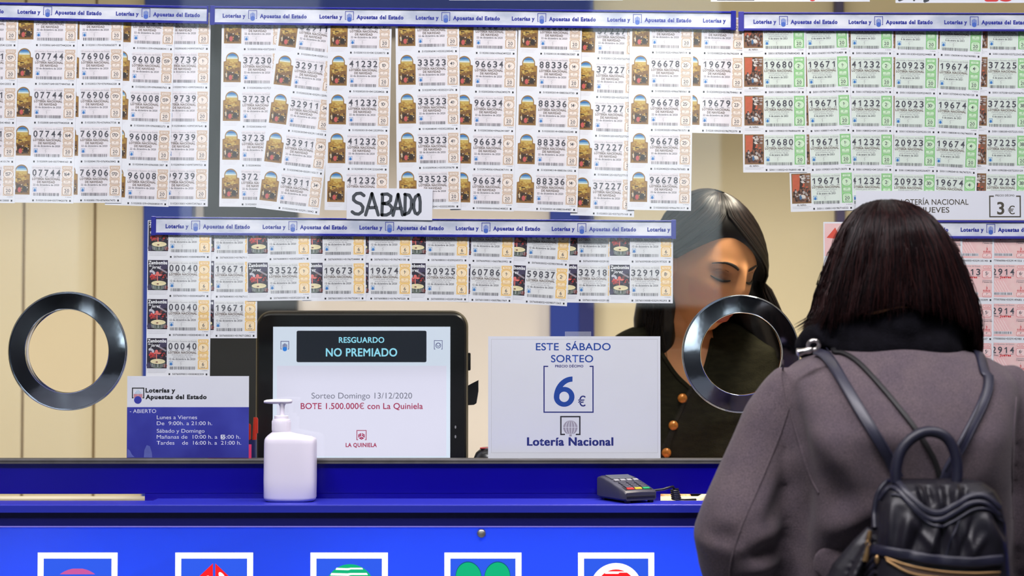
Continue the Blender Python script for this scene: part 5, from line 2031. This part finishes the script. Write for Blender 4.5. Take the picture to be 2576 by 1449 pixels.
strands('hair_strands', paths, .00062, m_hair, rh, hair)

# ------------------------------------------------------------------ backpack on her back
m_lea = M('backpack_leather', (24, 22, 31), 0.44, var=0.25, vscale=18, bump=0.25, bscale=60, spec=0.35)
m_navy = M('backpack_navy_trim', (23, 23, 42), 0.45, var=0.2, vscale=30, bump=0.1, bscale=400)
m_strap = M('strap_navy_leather', (36, 36, 54), 0.42, var=0.15, vscale=40, bump=0.1, bscale=500)
m_blk = M('strap_black', (12, 11, 14), 0.6)
m_gold = M('zip_gold', (160, 128, 88), 0.38, 0.9)
m_silver = M('clip_silver', (206, 200, 198), 0.25, 1.0)
pyc = -.628
bp0 = P(2360, 1449, pyc)
bpk = empty('backpack', (bp0.x, pyc, 0.86), 'small dark navy leather backpack with a looped handle on the back of the grey coat', 'backpack')


def rel(o):
    """re-base a mesh built in world coordinates on its thing's origin"""
    o.data.transform(Matrix.Translation(-bpk.location))
    return o


kx = (3 + pyc) / FPX
rows = []
for py, a, c, d in ((1206, 2262, 2440, .018), (1212, 2238, 2470, .030), (1232, 2216, 2496, .042), (1262, 2206, 2512, .050), (1310, 2200, 2520, .056), (1380, 2190, 2524, .060), (1449, 2178, 2528, .064), (1540, 2172, 2530, .066), (1640, 2178, 2526, .062), (1680, 2200, 2500, .050), (1690, 2230, 2470, .03)):
    cc = P((a + c) / 2, py, pyc)
    rows.append(srect(cc.x, pyc, cc.z, (c - a) / 2 * kx, d, 3.4, 72))
bodyb = MB(); bodyb.grid(rows)
bodyb_me = bodyb.me('bag_body', m_lea, True)
# subdivide and drape the front
tmpo = link('tmp', bodyb_me)
md = tmpo.modifiers.new('s', 'SUBSURF'); md.levels = 3; md.subdivision_type = 'SIMPLE'
bb = bpy.data.meshes.new_from_object(tmpo.evaluated_get(bpy.context.evaluated_depsgraph_get()))
bpy.data.objects.remove(tmpo)
V = get_co(bb); N = get_no(bb)
XP = V[:, 0] / kx + 1288; ZP = 861 - (V[:, 2] - CAMZ) / kx
back = np.clip(-(V[:, 1] - pyc) / .03, 0, 1); disp = np.zeros(len(V))
for a in ((2335, 1300, 2300, 1390, 10, .007), (2300, 1300, 2255, 1390, 12, -.006), (2360, 1305, 2372, 1395, 9, .006), (2345, 1300, 2335, 1395, 7, -.006), (2265, 1280, 2240, 1380, 13, .007), (2395, 1310, 2420, 1390, 12, .006), (2420, 1290, 2375, 1400, 6, -.005), (2440, 1280, 2490, 1370, 16, .008), (2470, 1270, 2505, 1340, 9, -.006), (2225, 1260, 2215, 1370, 10, .005),
          (2290, 1215, 2300, 1262, 7, .007), (2315, 1213, 2320, 1262, 6, -.006), (2340, 1212, 2342, 1270, 7, .007), (2362, 1213, 2360, 1268, 6, -.006), (2385, 1214, 2378, 1262, 8, .007), (2410, 1216, 2402, 1252, 6, -.005), (2270, 1300, 2330, 1380, 8, .004), (2450, 1330, 2400, 1390, 10, .005)):
    crease(*a)
V = V + N * disp[:, None]
set_co(bb, V)
for p in bb.polygons: p.use_smooth = True
bb.materials.clear(); bb.materials.append(m_lea)
bag = link('bag_body', bb)
tree_b = bvh_of(bag)
bag.parent = bpk; rel(bag)
W_ = [(2204, 1330), (2203, 1285), (2213, 1240), (2236, 1213), (2258, 1216), (2285, 1246), (2325, 1282), (2362, 1292), (2402, 1272), (2440, 1250), (2478, 1250), (2512, 1278)]
rel(strap(tree_b, W_, 15, .0035, .002, 'trim_band', m_navy, bpk, 60, 3))
rel(strap(tree_b, [(x + (3 if i < 3 else 0), y + 17) for i, (x, y) in enumerate(W_)][2:], 12, .003, .0015, 'trim_band', m_navy, bpk, 60, 3))
rel(strap(tree_b, [(x + 8, y + 33) for x, y in W_][3:], 6, .0025, .001, 'trim_band', m_navy, bpk, 60, 3))
rel(strap(tree_b, [(2196, 1382), (2260, 1392), (2350, 1408), (2440, 1414), (2518, 1408)], 24, .0035, .002, 'pocket_flap', m_navy, bpk, 50, 3))
rel(strap(tree_b, [(2420, 1296), (2398, 1345), (2378, 1402)], 4, .0016, .0006, 'front_seam', m_navy, bpk, 30, 1))
rel(strap(tree_b, [(2230, 1403), (2290, 1424), (2370, 1438), (2450, 1442), (2512, 1440)], 5, .002, .0022, 'zip_teeth', m_gold, bpk, 60, 2))
rel(strap(tree_b, [(2232, 1410), (2285, 1440), (2350, 1452), (2430, 1458), (2512, 1456)], 5, .002, .0022, 'zip_teeth', m_gold, bpk, 60, 2))
rel(strap(tree_b, [(2236, 1406), (2290, 1432), (2370, 1446), (2450, 1450), (2512, 1448)], 15, .001, .0012, 'zip_tape', M('zip_tape_brown', (74, 56, 44), 0.7), bpk, 60, 2))
z_, nz = surf(tree_b, 2212, 1408, .004)
st_ = MB(); ball(st_, z_, .0035, .003, .006, 14); rel(st_.build('zip_stop', m_gold, bpk, True))
# side gusset with ribbed quilting on the left flank
for k in range(7):
    y0 = 1352 + k * 17
    rel(strap(tree_b, [(2205, y0), (2193, y0 + 14), (2181, y0 + 30)], 13, .004, .001, 'quilted_rib', m_lea, bpk, 14, 1))
gus = MB()
gus.tube([P(2196, 1330, pyc + .015), P(2180, 1375, pyc + .015), P(2150, 1440, pyc + .02), P(2130, 1520, pyc + .02), P(2135, 1600, pyc + .02)], [.006, .014, .022, .028, .02], 18, flat=(1, 1.5))
for k in range(9):
    a = P(2192 - k * 7.5, 1352 + k * 17, pyc - .004 - .0016 * k)
    gus.tube([a + Vector((-.012 - .0012 * k, .006, -.016)), a + Vector((-.002, -.004, -.004)), a + Vector((.008, .0, .010))], [.002, .0042, .002], 8)
gme = fuse(gus, .0028, 2, 'side_gusset'); gme.materials.append(m_lea)
rel(link('side_gusset', gme, bpk))
# zip pull
zp_ = MB()
A = [P(x, y, pyc - .028) for x, y in ((2188, 1335), (2186, 1350), (2183, 1362))]
zp_.tube(A, [.0025, .0036, .0028], 10)
zp_.tube([P(2183, 1360, pyc - .03), P(2189, 1368, pyc - .031), P(2183, 1377, pyc - .03), P(2177, 1368, pyc - .031), P(2183, 1360, pyc - .03)], .0012, 8)
zp_.tube([P(2183, 1376, pyc - .031), P(2180, 1396, pyc - .031), P(2176, 1412, pyc - .031)], [.002, .0030, .0034], 10, flat=(1.2, .6), up=(0, -1, 0))
rel(zp_.build('zip_pull', m_gold, bpk, True, 50))
# handle loop
hp = [tuple(a) for a in dense([(2254, 1214), (2254, 1180), (2264, 1140), (2288, 1108), (2322, 1088), (2356, 1088), (2384, 1104), (2402, 1138), (2408, 1176), (2406, 1216)], 44)]
hz = [P(x, y, pyc - .018) for x, y in hp]
rel(MB().tube(hz, [.0076] * 45, 16).build('handle', m_navy, bpk, True, 60))
# shoulder straps lie on the coat
tree_cb = tree_c
rel(strap(tree_cb, [(2060, 893), (2076, 900), (2098, 926), (2134, 985), (2186, 1070), (2232, 1140), (2258, 1200)], 27, .0028, .0050, 'shoulder_strap', m_strap, bpk, 60, 8))
for dx_ in (-9.5, 9.5):
    rel(strap(tree_cb, [(2072 + dx_, 890 - dx_ * .4), (2098 + dx_, 922 - dx_ * .4), (2134 + dx_, 985 - dx_ * .4), (2186 + dx_, 1070 - dx_ * .4), (2232 + dx_, 1140 - dx_ * .4), (2256 + dx_, 1190)], 3, .0012, .0066, 'strap_stitching', m_navy, bpk, 60, 8))
rel(strap(tree_cb, [(2098, 892), (2122, 892), (2160, 915), (2210, 968), (2262, 1030), (2310, 1092), (2352, 1160), (2366, 1225)], 13, .0024, .003, 'adjuster_strap', m_blk, bpk, 60, 8, None, 1))['label'] = 'thin black adjuster strap'
rel(strap(tree_cb, [(2474, 944), (2484, 950), (2482, 985), (2464, 1030), (2436, 1085), (2408, 1135), (2384, 1180), (2364, 1225)], 27, .0028, .0035, 'shoulder_strap', m_strap, bpk, 60, 8, None, 1))
for dx_ in (-9.5, 9.5):
    rel(strap(tree_cb, [(2483 + dx_, 952), (2481 + dx_, 985), (2464 + dx_, 1030), (2436 + dx_, 1085), (2408 + dx_, 1135), (2384 + dx_, 1180)], 3, .0012, .0066, 'strap_stitching', m_navy, bpk, 60, 8))
# silver strap clip on the shoulder
a0, _ = surf(tree_c, 2046, 884, .006)
c1 = P(2004, 888, a0.y); c2 = P(2038, 880, a0.y)
d = (c2 - c1)
cl = MB()
cl.tube([c1, c1 + d * .08, c1 + d * .35, c1 + d * .62, c1 + d * .85, c1 + d * 1.05], [.003, .0064, .0048, .0040, .0052, .0046], 16)
rc = P(2047, 868, a0.y - .002)
cl.tube([rc + Vector((math.cos(t) * .0078, -math.sin(t) * .003, math.sin(t) * .0066)) for t in np.linspace(0, 2 * math.pi, 25)], .0028, 10)
cl.tube([c2, P(2042, 876, a0.y)], .0035, 10)
rel(cl.build('strap_clip', m_silver, bpk, True, 60))

# ================================================================== the clerk behind the pane
KY = .34
kk_ = (3 + KY) / FPX
HS = 1.11
YAW, PIT, ROL = R(36), R(21), R(3)
hc2 = P(1780, 664, KY)
MK = Matrix.Translation(hc2) @ Matrix.Rotation(YAW, 4, 'Z') @ Matrix.Rotation(PIT, 4, 'X') @ Matrix.Rotation(ROL, 4, 'Y')


def hk(x, y, z):
    return MK @ (Vector((x, y, z)) * HS)


sh = lambda px_, py_, Y=.42: P(px_, py_, Y)
b = MB()
head_into(b, MK, HS)
neck0 = sh(1722, 905, .44)
b.tube([hk(0, .03, -.04), hk(0, .030, -.10), (hk(0, .03, -.10) + neck0) / 2 + Vector((0, .008, 0)), neck0, neck0 + Vector((0, .02, -.06))], [.056, .054, .054, .062, .09], 24)


def kring(xl_, xr_, py, dep, yc, p=2.3, n=48):
    c = P((xl_ + xr_) / 2, py, yc)
    return srect(c.x, yc, c.z, (xr_ - xl_) / 2 * (3 + yc) / FPX, dep, p, n)


KT = [(806, 1655, 1812, .060, .46), (822, 1592, 1880, .076, .455), (842, 1548, 1928, .088, .45), (880, 1515, 1962, .100, .443), (970, 1505, 1968, .108, .435), (1050, 1500, 1950, .112, .435), (1140, 1495, 1930, .112, .44), (1240, 1490, 1915, .112, .46), (1360, 1480, 1910, .115, .48)]
b.grid([kring(a + 9, c - 9, y, d - .009, yc) for y, a, c, d, yc in KT])
hipx = P(1700, 1360, .5).x
for sg in (-1, 1):
    hp = Vector((hipx + sg * .085, .5, .92))
    b.tube([hp + Vector((0, 0, .08)), hp, hp + Vector((0, .01, -.45)), hp + Vector((0, .0, -.83))], [.09, .085, .055, .04], 16)
    b.tube([hp + Vector((0, .04, -.88)), hp + Vector((0, -.03, -.87)), hp + Vector((0, -.15, -.895))], [.034, .036, .022], 12)
kaL = [sh(1555, 880, .44), sh(1512, 1040, .45), sh(1500, 1180, .45), sh(1540, 1215, .42), sh(1600, 1222, .35)]
kaR = [sh(1930, 895, .44), sh(1985, 1040, .45), sh(2010, 1180, .45), sh(1960, 1215, .42), sh(1905, 1222, .35)]
for aa, sg in ((kaL, -1), (kaR, 1)):
    b.tube(aa, [.042, .038, .034, .032, .025], 14)
    hand_into(b, aa[-1], aa[-1] - aa[-2], sg)
me = fuse(b, .0032, 2, 'person')
me.materials.append(MVC('skin_clerk', 0.48, 0.35))
clerk = link('person', me)
tag(clerk, 'woman with long dark hair and a dark buttoned cardigan looking down behind the pane', 'person')
paint_skin(me, MK.inverted(), HS)

# cardigan with a deep neckline
b = MB()
b.grid([kring(a, c, y, d, yc) for y, a, c, d, yc in KT])
for aa, sg in ((kaL, -1), (kaR, 1)):
    b.tube([aa[0].lerp(P(1740, 900, .44), .15)] + aa[1:-1] + [aa[-2].lerp(aa[-1], .8)], [.058, .056, .052, .048, .04], 20)
cme = fuse(b, .0045, 4, 'cardigan')
V = get_co(cme); N = get_no(cme)
X_ = V[:, 0] / kk_ + 1288; Z_ = 861 - (V[:, 2] - CAMZ) / kk_
set_co(cme, V + N * (.0022 * np.sin(X_ * .05 + Z_ * .03) * np.sin(Z_ * .035 - X_ * .02))[:, None])
tree_k0 = BVHTree.FromPolygons([v.co.copy() for v in cme.vertices], [list(p.vertices) for p in cme.polygons])
bm = bmesh.new(); bm.from_mesh(cme)
vneck = [(1645, 780), (1642, 842), (1664, 888), (1698, 940), (1738, 978), (1768, 940), (1784, 888), (1792, 842), (1794, 780)]


def inside(x, y, poly):
    r = False
    for (x0, y0), (x1, y1) in zip(poly, poly[1:] + poly[:1]):
        if (y0 > y) != (y1 > y) and x < (x1 - x0) * (y - y0) / (y1 - y0) + x0:
            r = not r
    return r


def topx(p):
    d = p - camloc
    f = d.y * math.cos(PITCH) + d.z * math.sin(PITCH)
    return 1288 + d.x / f * FPX, 724.5 - (d.z * math.cos(PITCH) - d.y * math.sin(PITCH)) / f * FPX


kill = []
for f_ in bm.faces:
    c = f_.calc_center_median()
    x, y = topx(c)
    if (c.y < .445 and inside(x, y, vneck)) or (y < 850 and 1650 < x < 1790):
        kill.append(f_)
bmesh.ops.delete(bm, geom=kill, context='FACES')
bm.to_mesh(cme); bm.free()
for p in cme.polygons: p.use_smooth = True
cme.materials.append(M('cardigan_black_olive', (34, 33, 22), 0.9, var=0.35, vscale=50, bump=0.5, bscale=260, spec=0.1, stretch=(1, 1, 2.5)))
card_o = link('cardigan', cme, clerk)
tree_k = bvh_of(card_o)
m_btn = M('button_amber', (196, 122, 48), 0.28, 0.35, var=0.4, vscale=160)
ed = [(1738, 980), (1722, 1010), (1708, 1040), (1694, 1075), (1682, 1120), (1676, 1170), (1672, 1230)]
strap(tree_k, ed, 16, .0016, .0008, 'button_band', cme.materials[0], card_o, 40, 3)
strap(tree_k0, [(1642, 852), (1652, 868), (1668, 894), (1700, 942), (1738, 979)], 13, .0022, .0008, 'neck_band', cme.materials[0], card_o, 40, 4)
strap(tree_k0, [(1738, 979), (1768, 940), (1784, 888), (1791, 855)], 13, .0022, .0008, 'neck_band', cme.materials[0], card_o, 40, 4)
for x, y in ((1716, 1002), (1694, 1070), (1677, 1138), (1673, 1206)):
    p, n_ = surf(tree_k, x, y, .003)
    m = MB()
    m.lathe([(0.0008, .0065), (.004, .0060), (.0078, .0040), (.0094, .0012), (.0092, -.0010), (.006, -.002)], 24, caps=True)
    o = m.build('button', m_btn, card_o, True, 60)
    o.location = p
    o.rotation_euler = n_.to_track_quat('Z', 'Y').to_euler()
    o['label'] = 'round amber button'
tb = MB()
for sg in (-1, 1):
    hp = Vector((hipx + sg * .085, .5, .92))
    tb.tube([hp + Vector((0, 0, .1)), hp, hp + Vector((0, .01, -.45)), hp + Vector((0, 0, -.84))], [.10, .105, .075, .06], 18)
o = link('trousers', fuse(tb, .008, 3), clerk); o.data.materials.append(M('clerk_trousers', (30, 30, 36), 0.9))
for sg in (-1, 1):
    x = hipx + sg * .085
    m = MB(); m.tube([(x, .56, .045), (x, .47, .05), (x, .33, .03)], [.042, .045, .03], 14); m.box(x - .04, x + .04, .32, .60, 0, .02, .006)
    o = link('shoe', fuse(m, .006, 2), clerk); o.data.materials.append(M('clerk_shoe', (24, 22, 22), 0.4))

# brows, lashes
m_brow = M('brow_dark', (34, 22, 18), 0.7)
m_lash = M('lash_dark', (20, 14, 14), 0.5)
for sg in (-1, 1):
    pts, rad = [], []
    for t in np.linspace(0, 1, 12):
        x = .0115 + .041 * t
        z = .0170 + .0105 * math.sin(math.pi * min(1, t * .80 + .05)) - .0030 * t
        y = face_y(sg * x, z)
        pts.append(hk(sg * x, y - .0003, z)); rad.append(.0030 * (1 - .75 * t ** 1.6) * HS * (.75 + .25 * min(1, t * 6)))
    MB().tube(pts, rad, 8, flat=(1, .35), up=tuple((MK.to_3x3() @ Vector((0, -1, .15))).normalized())).build('eyebrow', m_brow, clerk, True)
    pts, rad = [], []
    for t in np.linspace(0, 1, 14):
        x = .0185 + .0305 * t
        z = -.0030 - .0034 * math.sin(math.pi * t) + .0012 * t
        y = face_y(sg * x, z)
        pts.append(hk(sg * x, y - .0006, z)); rad.append((.0006 + .0017 * math.sin(math.pi * min(1, t * .9 + .08))) * HS)
    MB().tube(pts, rad, 8).build('eyelashes', m_lash, clerk, True)
    pts = [hk(sg * (.019 + .028 * t), face_y(sg * (.019 + .028 * t), .0085 + .004 * math.sin(math.pi * t)) - .0001, .0085 + .0045 * math.sin(math.pi * t)) for t in np.linspace(0, 1, 12)]
    MB().tube(pts, [.0003 + .0005 * math.sin(math.pi * t) for t in np.linspace(0, 1, 12)], 6).build('eyelid_crease', M('lid_crease', (110, 66, 48), 0.6), clerk, True)
    e_ = hk(sg * .0735, .004, -.046)
    m = MB(); ball(m, e_, .0032, .0032, .0032, 12); m.build('earring', m_silver, clerk, True)

# long hair: side parting, falls behind one ear and in front of the other shoulder
rk = np.random.default_rng(5)
PARTX = -.022
m_khair = [M('clerk_hair_black', (14, 11, 11), 0.38, spec=0.45), M('clerk_hair_dark', (24, 18, 17), 0.36, spec=0.45), M('clerk_hair_brown', (38, 26, 22), 0.36, spec=0.45)]


def scalp(a, t):
    """a: -pi..pi around the head (0 = face), t: 0 crown part .. 1 ear height; point outside the skull"""
    pol = t * R(96)
    dx, dy, dz = math.sin(pol) * math.sin(a), -math.sin(pol) * math.cos(a), math.cos(pol)
    wide = .083 + (.038 * min(1, t) * max(0, math.sin(a)) ** .5 if 0 < (a % (2 * math.pi)) < math.pi else 0)
    return Vector((wide * dx + PARTX * (1 - t) ** 1.2, (.096 if dy < 0 else .118) * dy, .128 * dz))


T0 = .38


A0 = -.55


def hairline(a, t):
    """the direction a lock takes at depth t: it parts above one brow and leaves the face free"""
    r_ = a - A0
    if r_ > math.pi: r_ -= 2 * math.pi
    if r_ < -math.pi: r_ += 2 * math.pi
    side = 1 if r_ > 0 else -1
    fall = abs(r_)
    w = np.clip((t - T0) / (1 - T0), 0, 1)
    lo = 1.70 * w ** 1.0 if side > 0 else 1.22 * w ** 1.25
    return A0 + side * (lo + (math.pi - lo) * fall / math.pi)


def khair_path(a, jit, n=26, off=0.0, L=1.0):
    """one lock: over the skull then down"""
    pts = []
    side = 1 if hairline(a, 1.0) % (2 * math.pi) < math.pi else -1
    m = n // 2
    for i in range(m):
        t = i / (m - 1)
        p = scalp(hairline(a, .06 + .94 * t) + .02 * jit * t, .06 + .94 * t) * (1 + off)
        pts.append(hk(p.x, p.y, p.z))
    base = pts[-1]
    for i in range(1, n - m + 1):
        v = i / (n - m)
        if side > 0:
            q_ = base + Vector((.066 * v + .010 * math.sin(v * 3 + jit) + .012 * jit * v, -.02 * v + .012 * v * v, -(.155 + .05 * L) * v))
        else:
            q_ = base + Vector((-.002 * v + .008 * math.sin(v * 5 + jit * 3) + .008 * jit * v, .04 * v, -(.150 + .05 * L) * v))
        pts.append(q_)
    return pts


cap = MB()
rows = []
for i in range(22):
    t = i / 21
    ring = []
    for k in range(64):
        a = -math.pi + 2 * math.pi * k / 64
        p = scalp(hairline(a, t), t) * .985
        ring.append(hk(p.x, p.y, p.z))
    rows.append(ring)
cap.grid(rows)
# mass of hair behind the neck and on both sides
e0, e1 = hk(.098, .02, -.02), hk(-.074, .03, -.03)
cap.tube([hk(.092, .03, .03), e0 + Vector((.012, .01, -.03)), e0 + Vector((.040, 0, -.10)), e0 + Vector((.064, -.004, -.165)), e0 + Vector((.078, -.002, -.21))], [.034, .040, .042, .036, .02], 16)
cap.tube([hk(-.066, .055, .03), e1 + Vector((.01, .02, -.04)), e1 + Vector((.012, .045, -.11)), e1 + Vector((.010, .05, -.17)), e1 + Vector((.012, .05, -.20))], [.028, .026, .022, .018, .010], 16)
cap.tube([hk(0, .085, .02), hk(0, .092, -.06), hk(0, .085, -.14), hk(0, .08, -.2)], [.05, .055, .050, .03], 18, flat=(1.1, .7))
cap.tube([hk(.05, .07, .0), hk(.06, .066, -.10), hk(.07, .06, -.16), hk(.075, .06, -.22)], [.045, .055, .055, .03], 18)
kme = fuse(cap, .0034, 3, 'hair')
kme.materials.append(m_khair[0])
khair = link('hair', kme, clerk)
paths = []
for s_ in range(1900):
    a = rk.uniform(-math.pi, math.pi)
    jit = rk.normal(0, .5)
    p = khair_path(a, jit, 24, rk.uniform(-.004, .02), rk.uniform(.5, 1.2))
    paths.append(np.array([list(v) for v in p]))
strands('hair_strands', paths, .00075, m_khair, rk, khair)
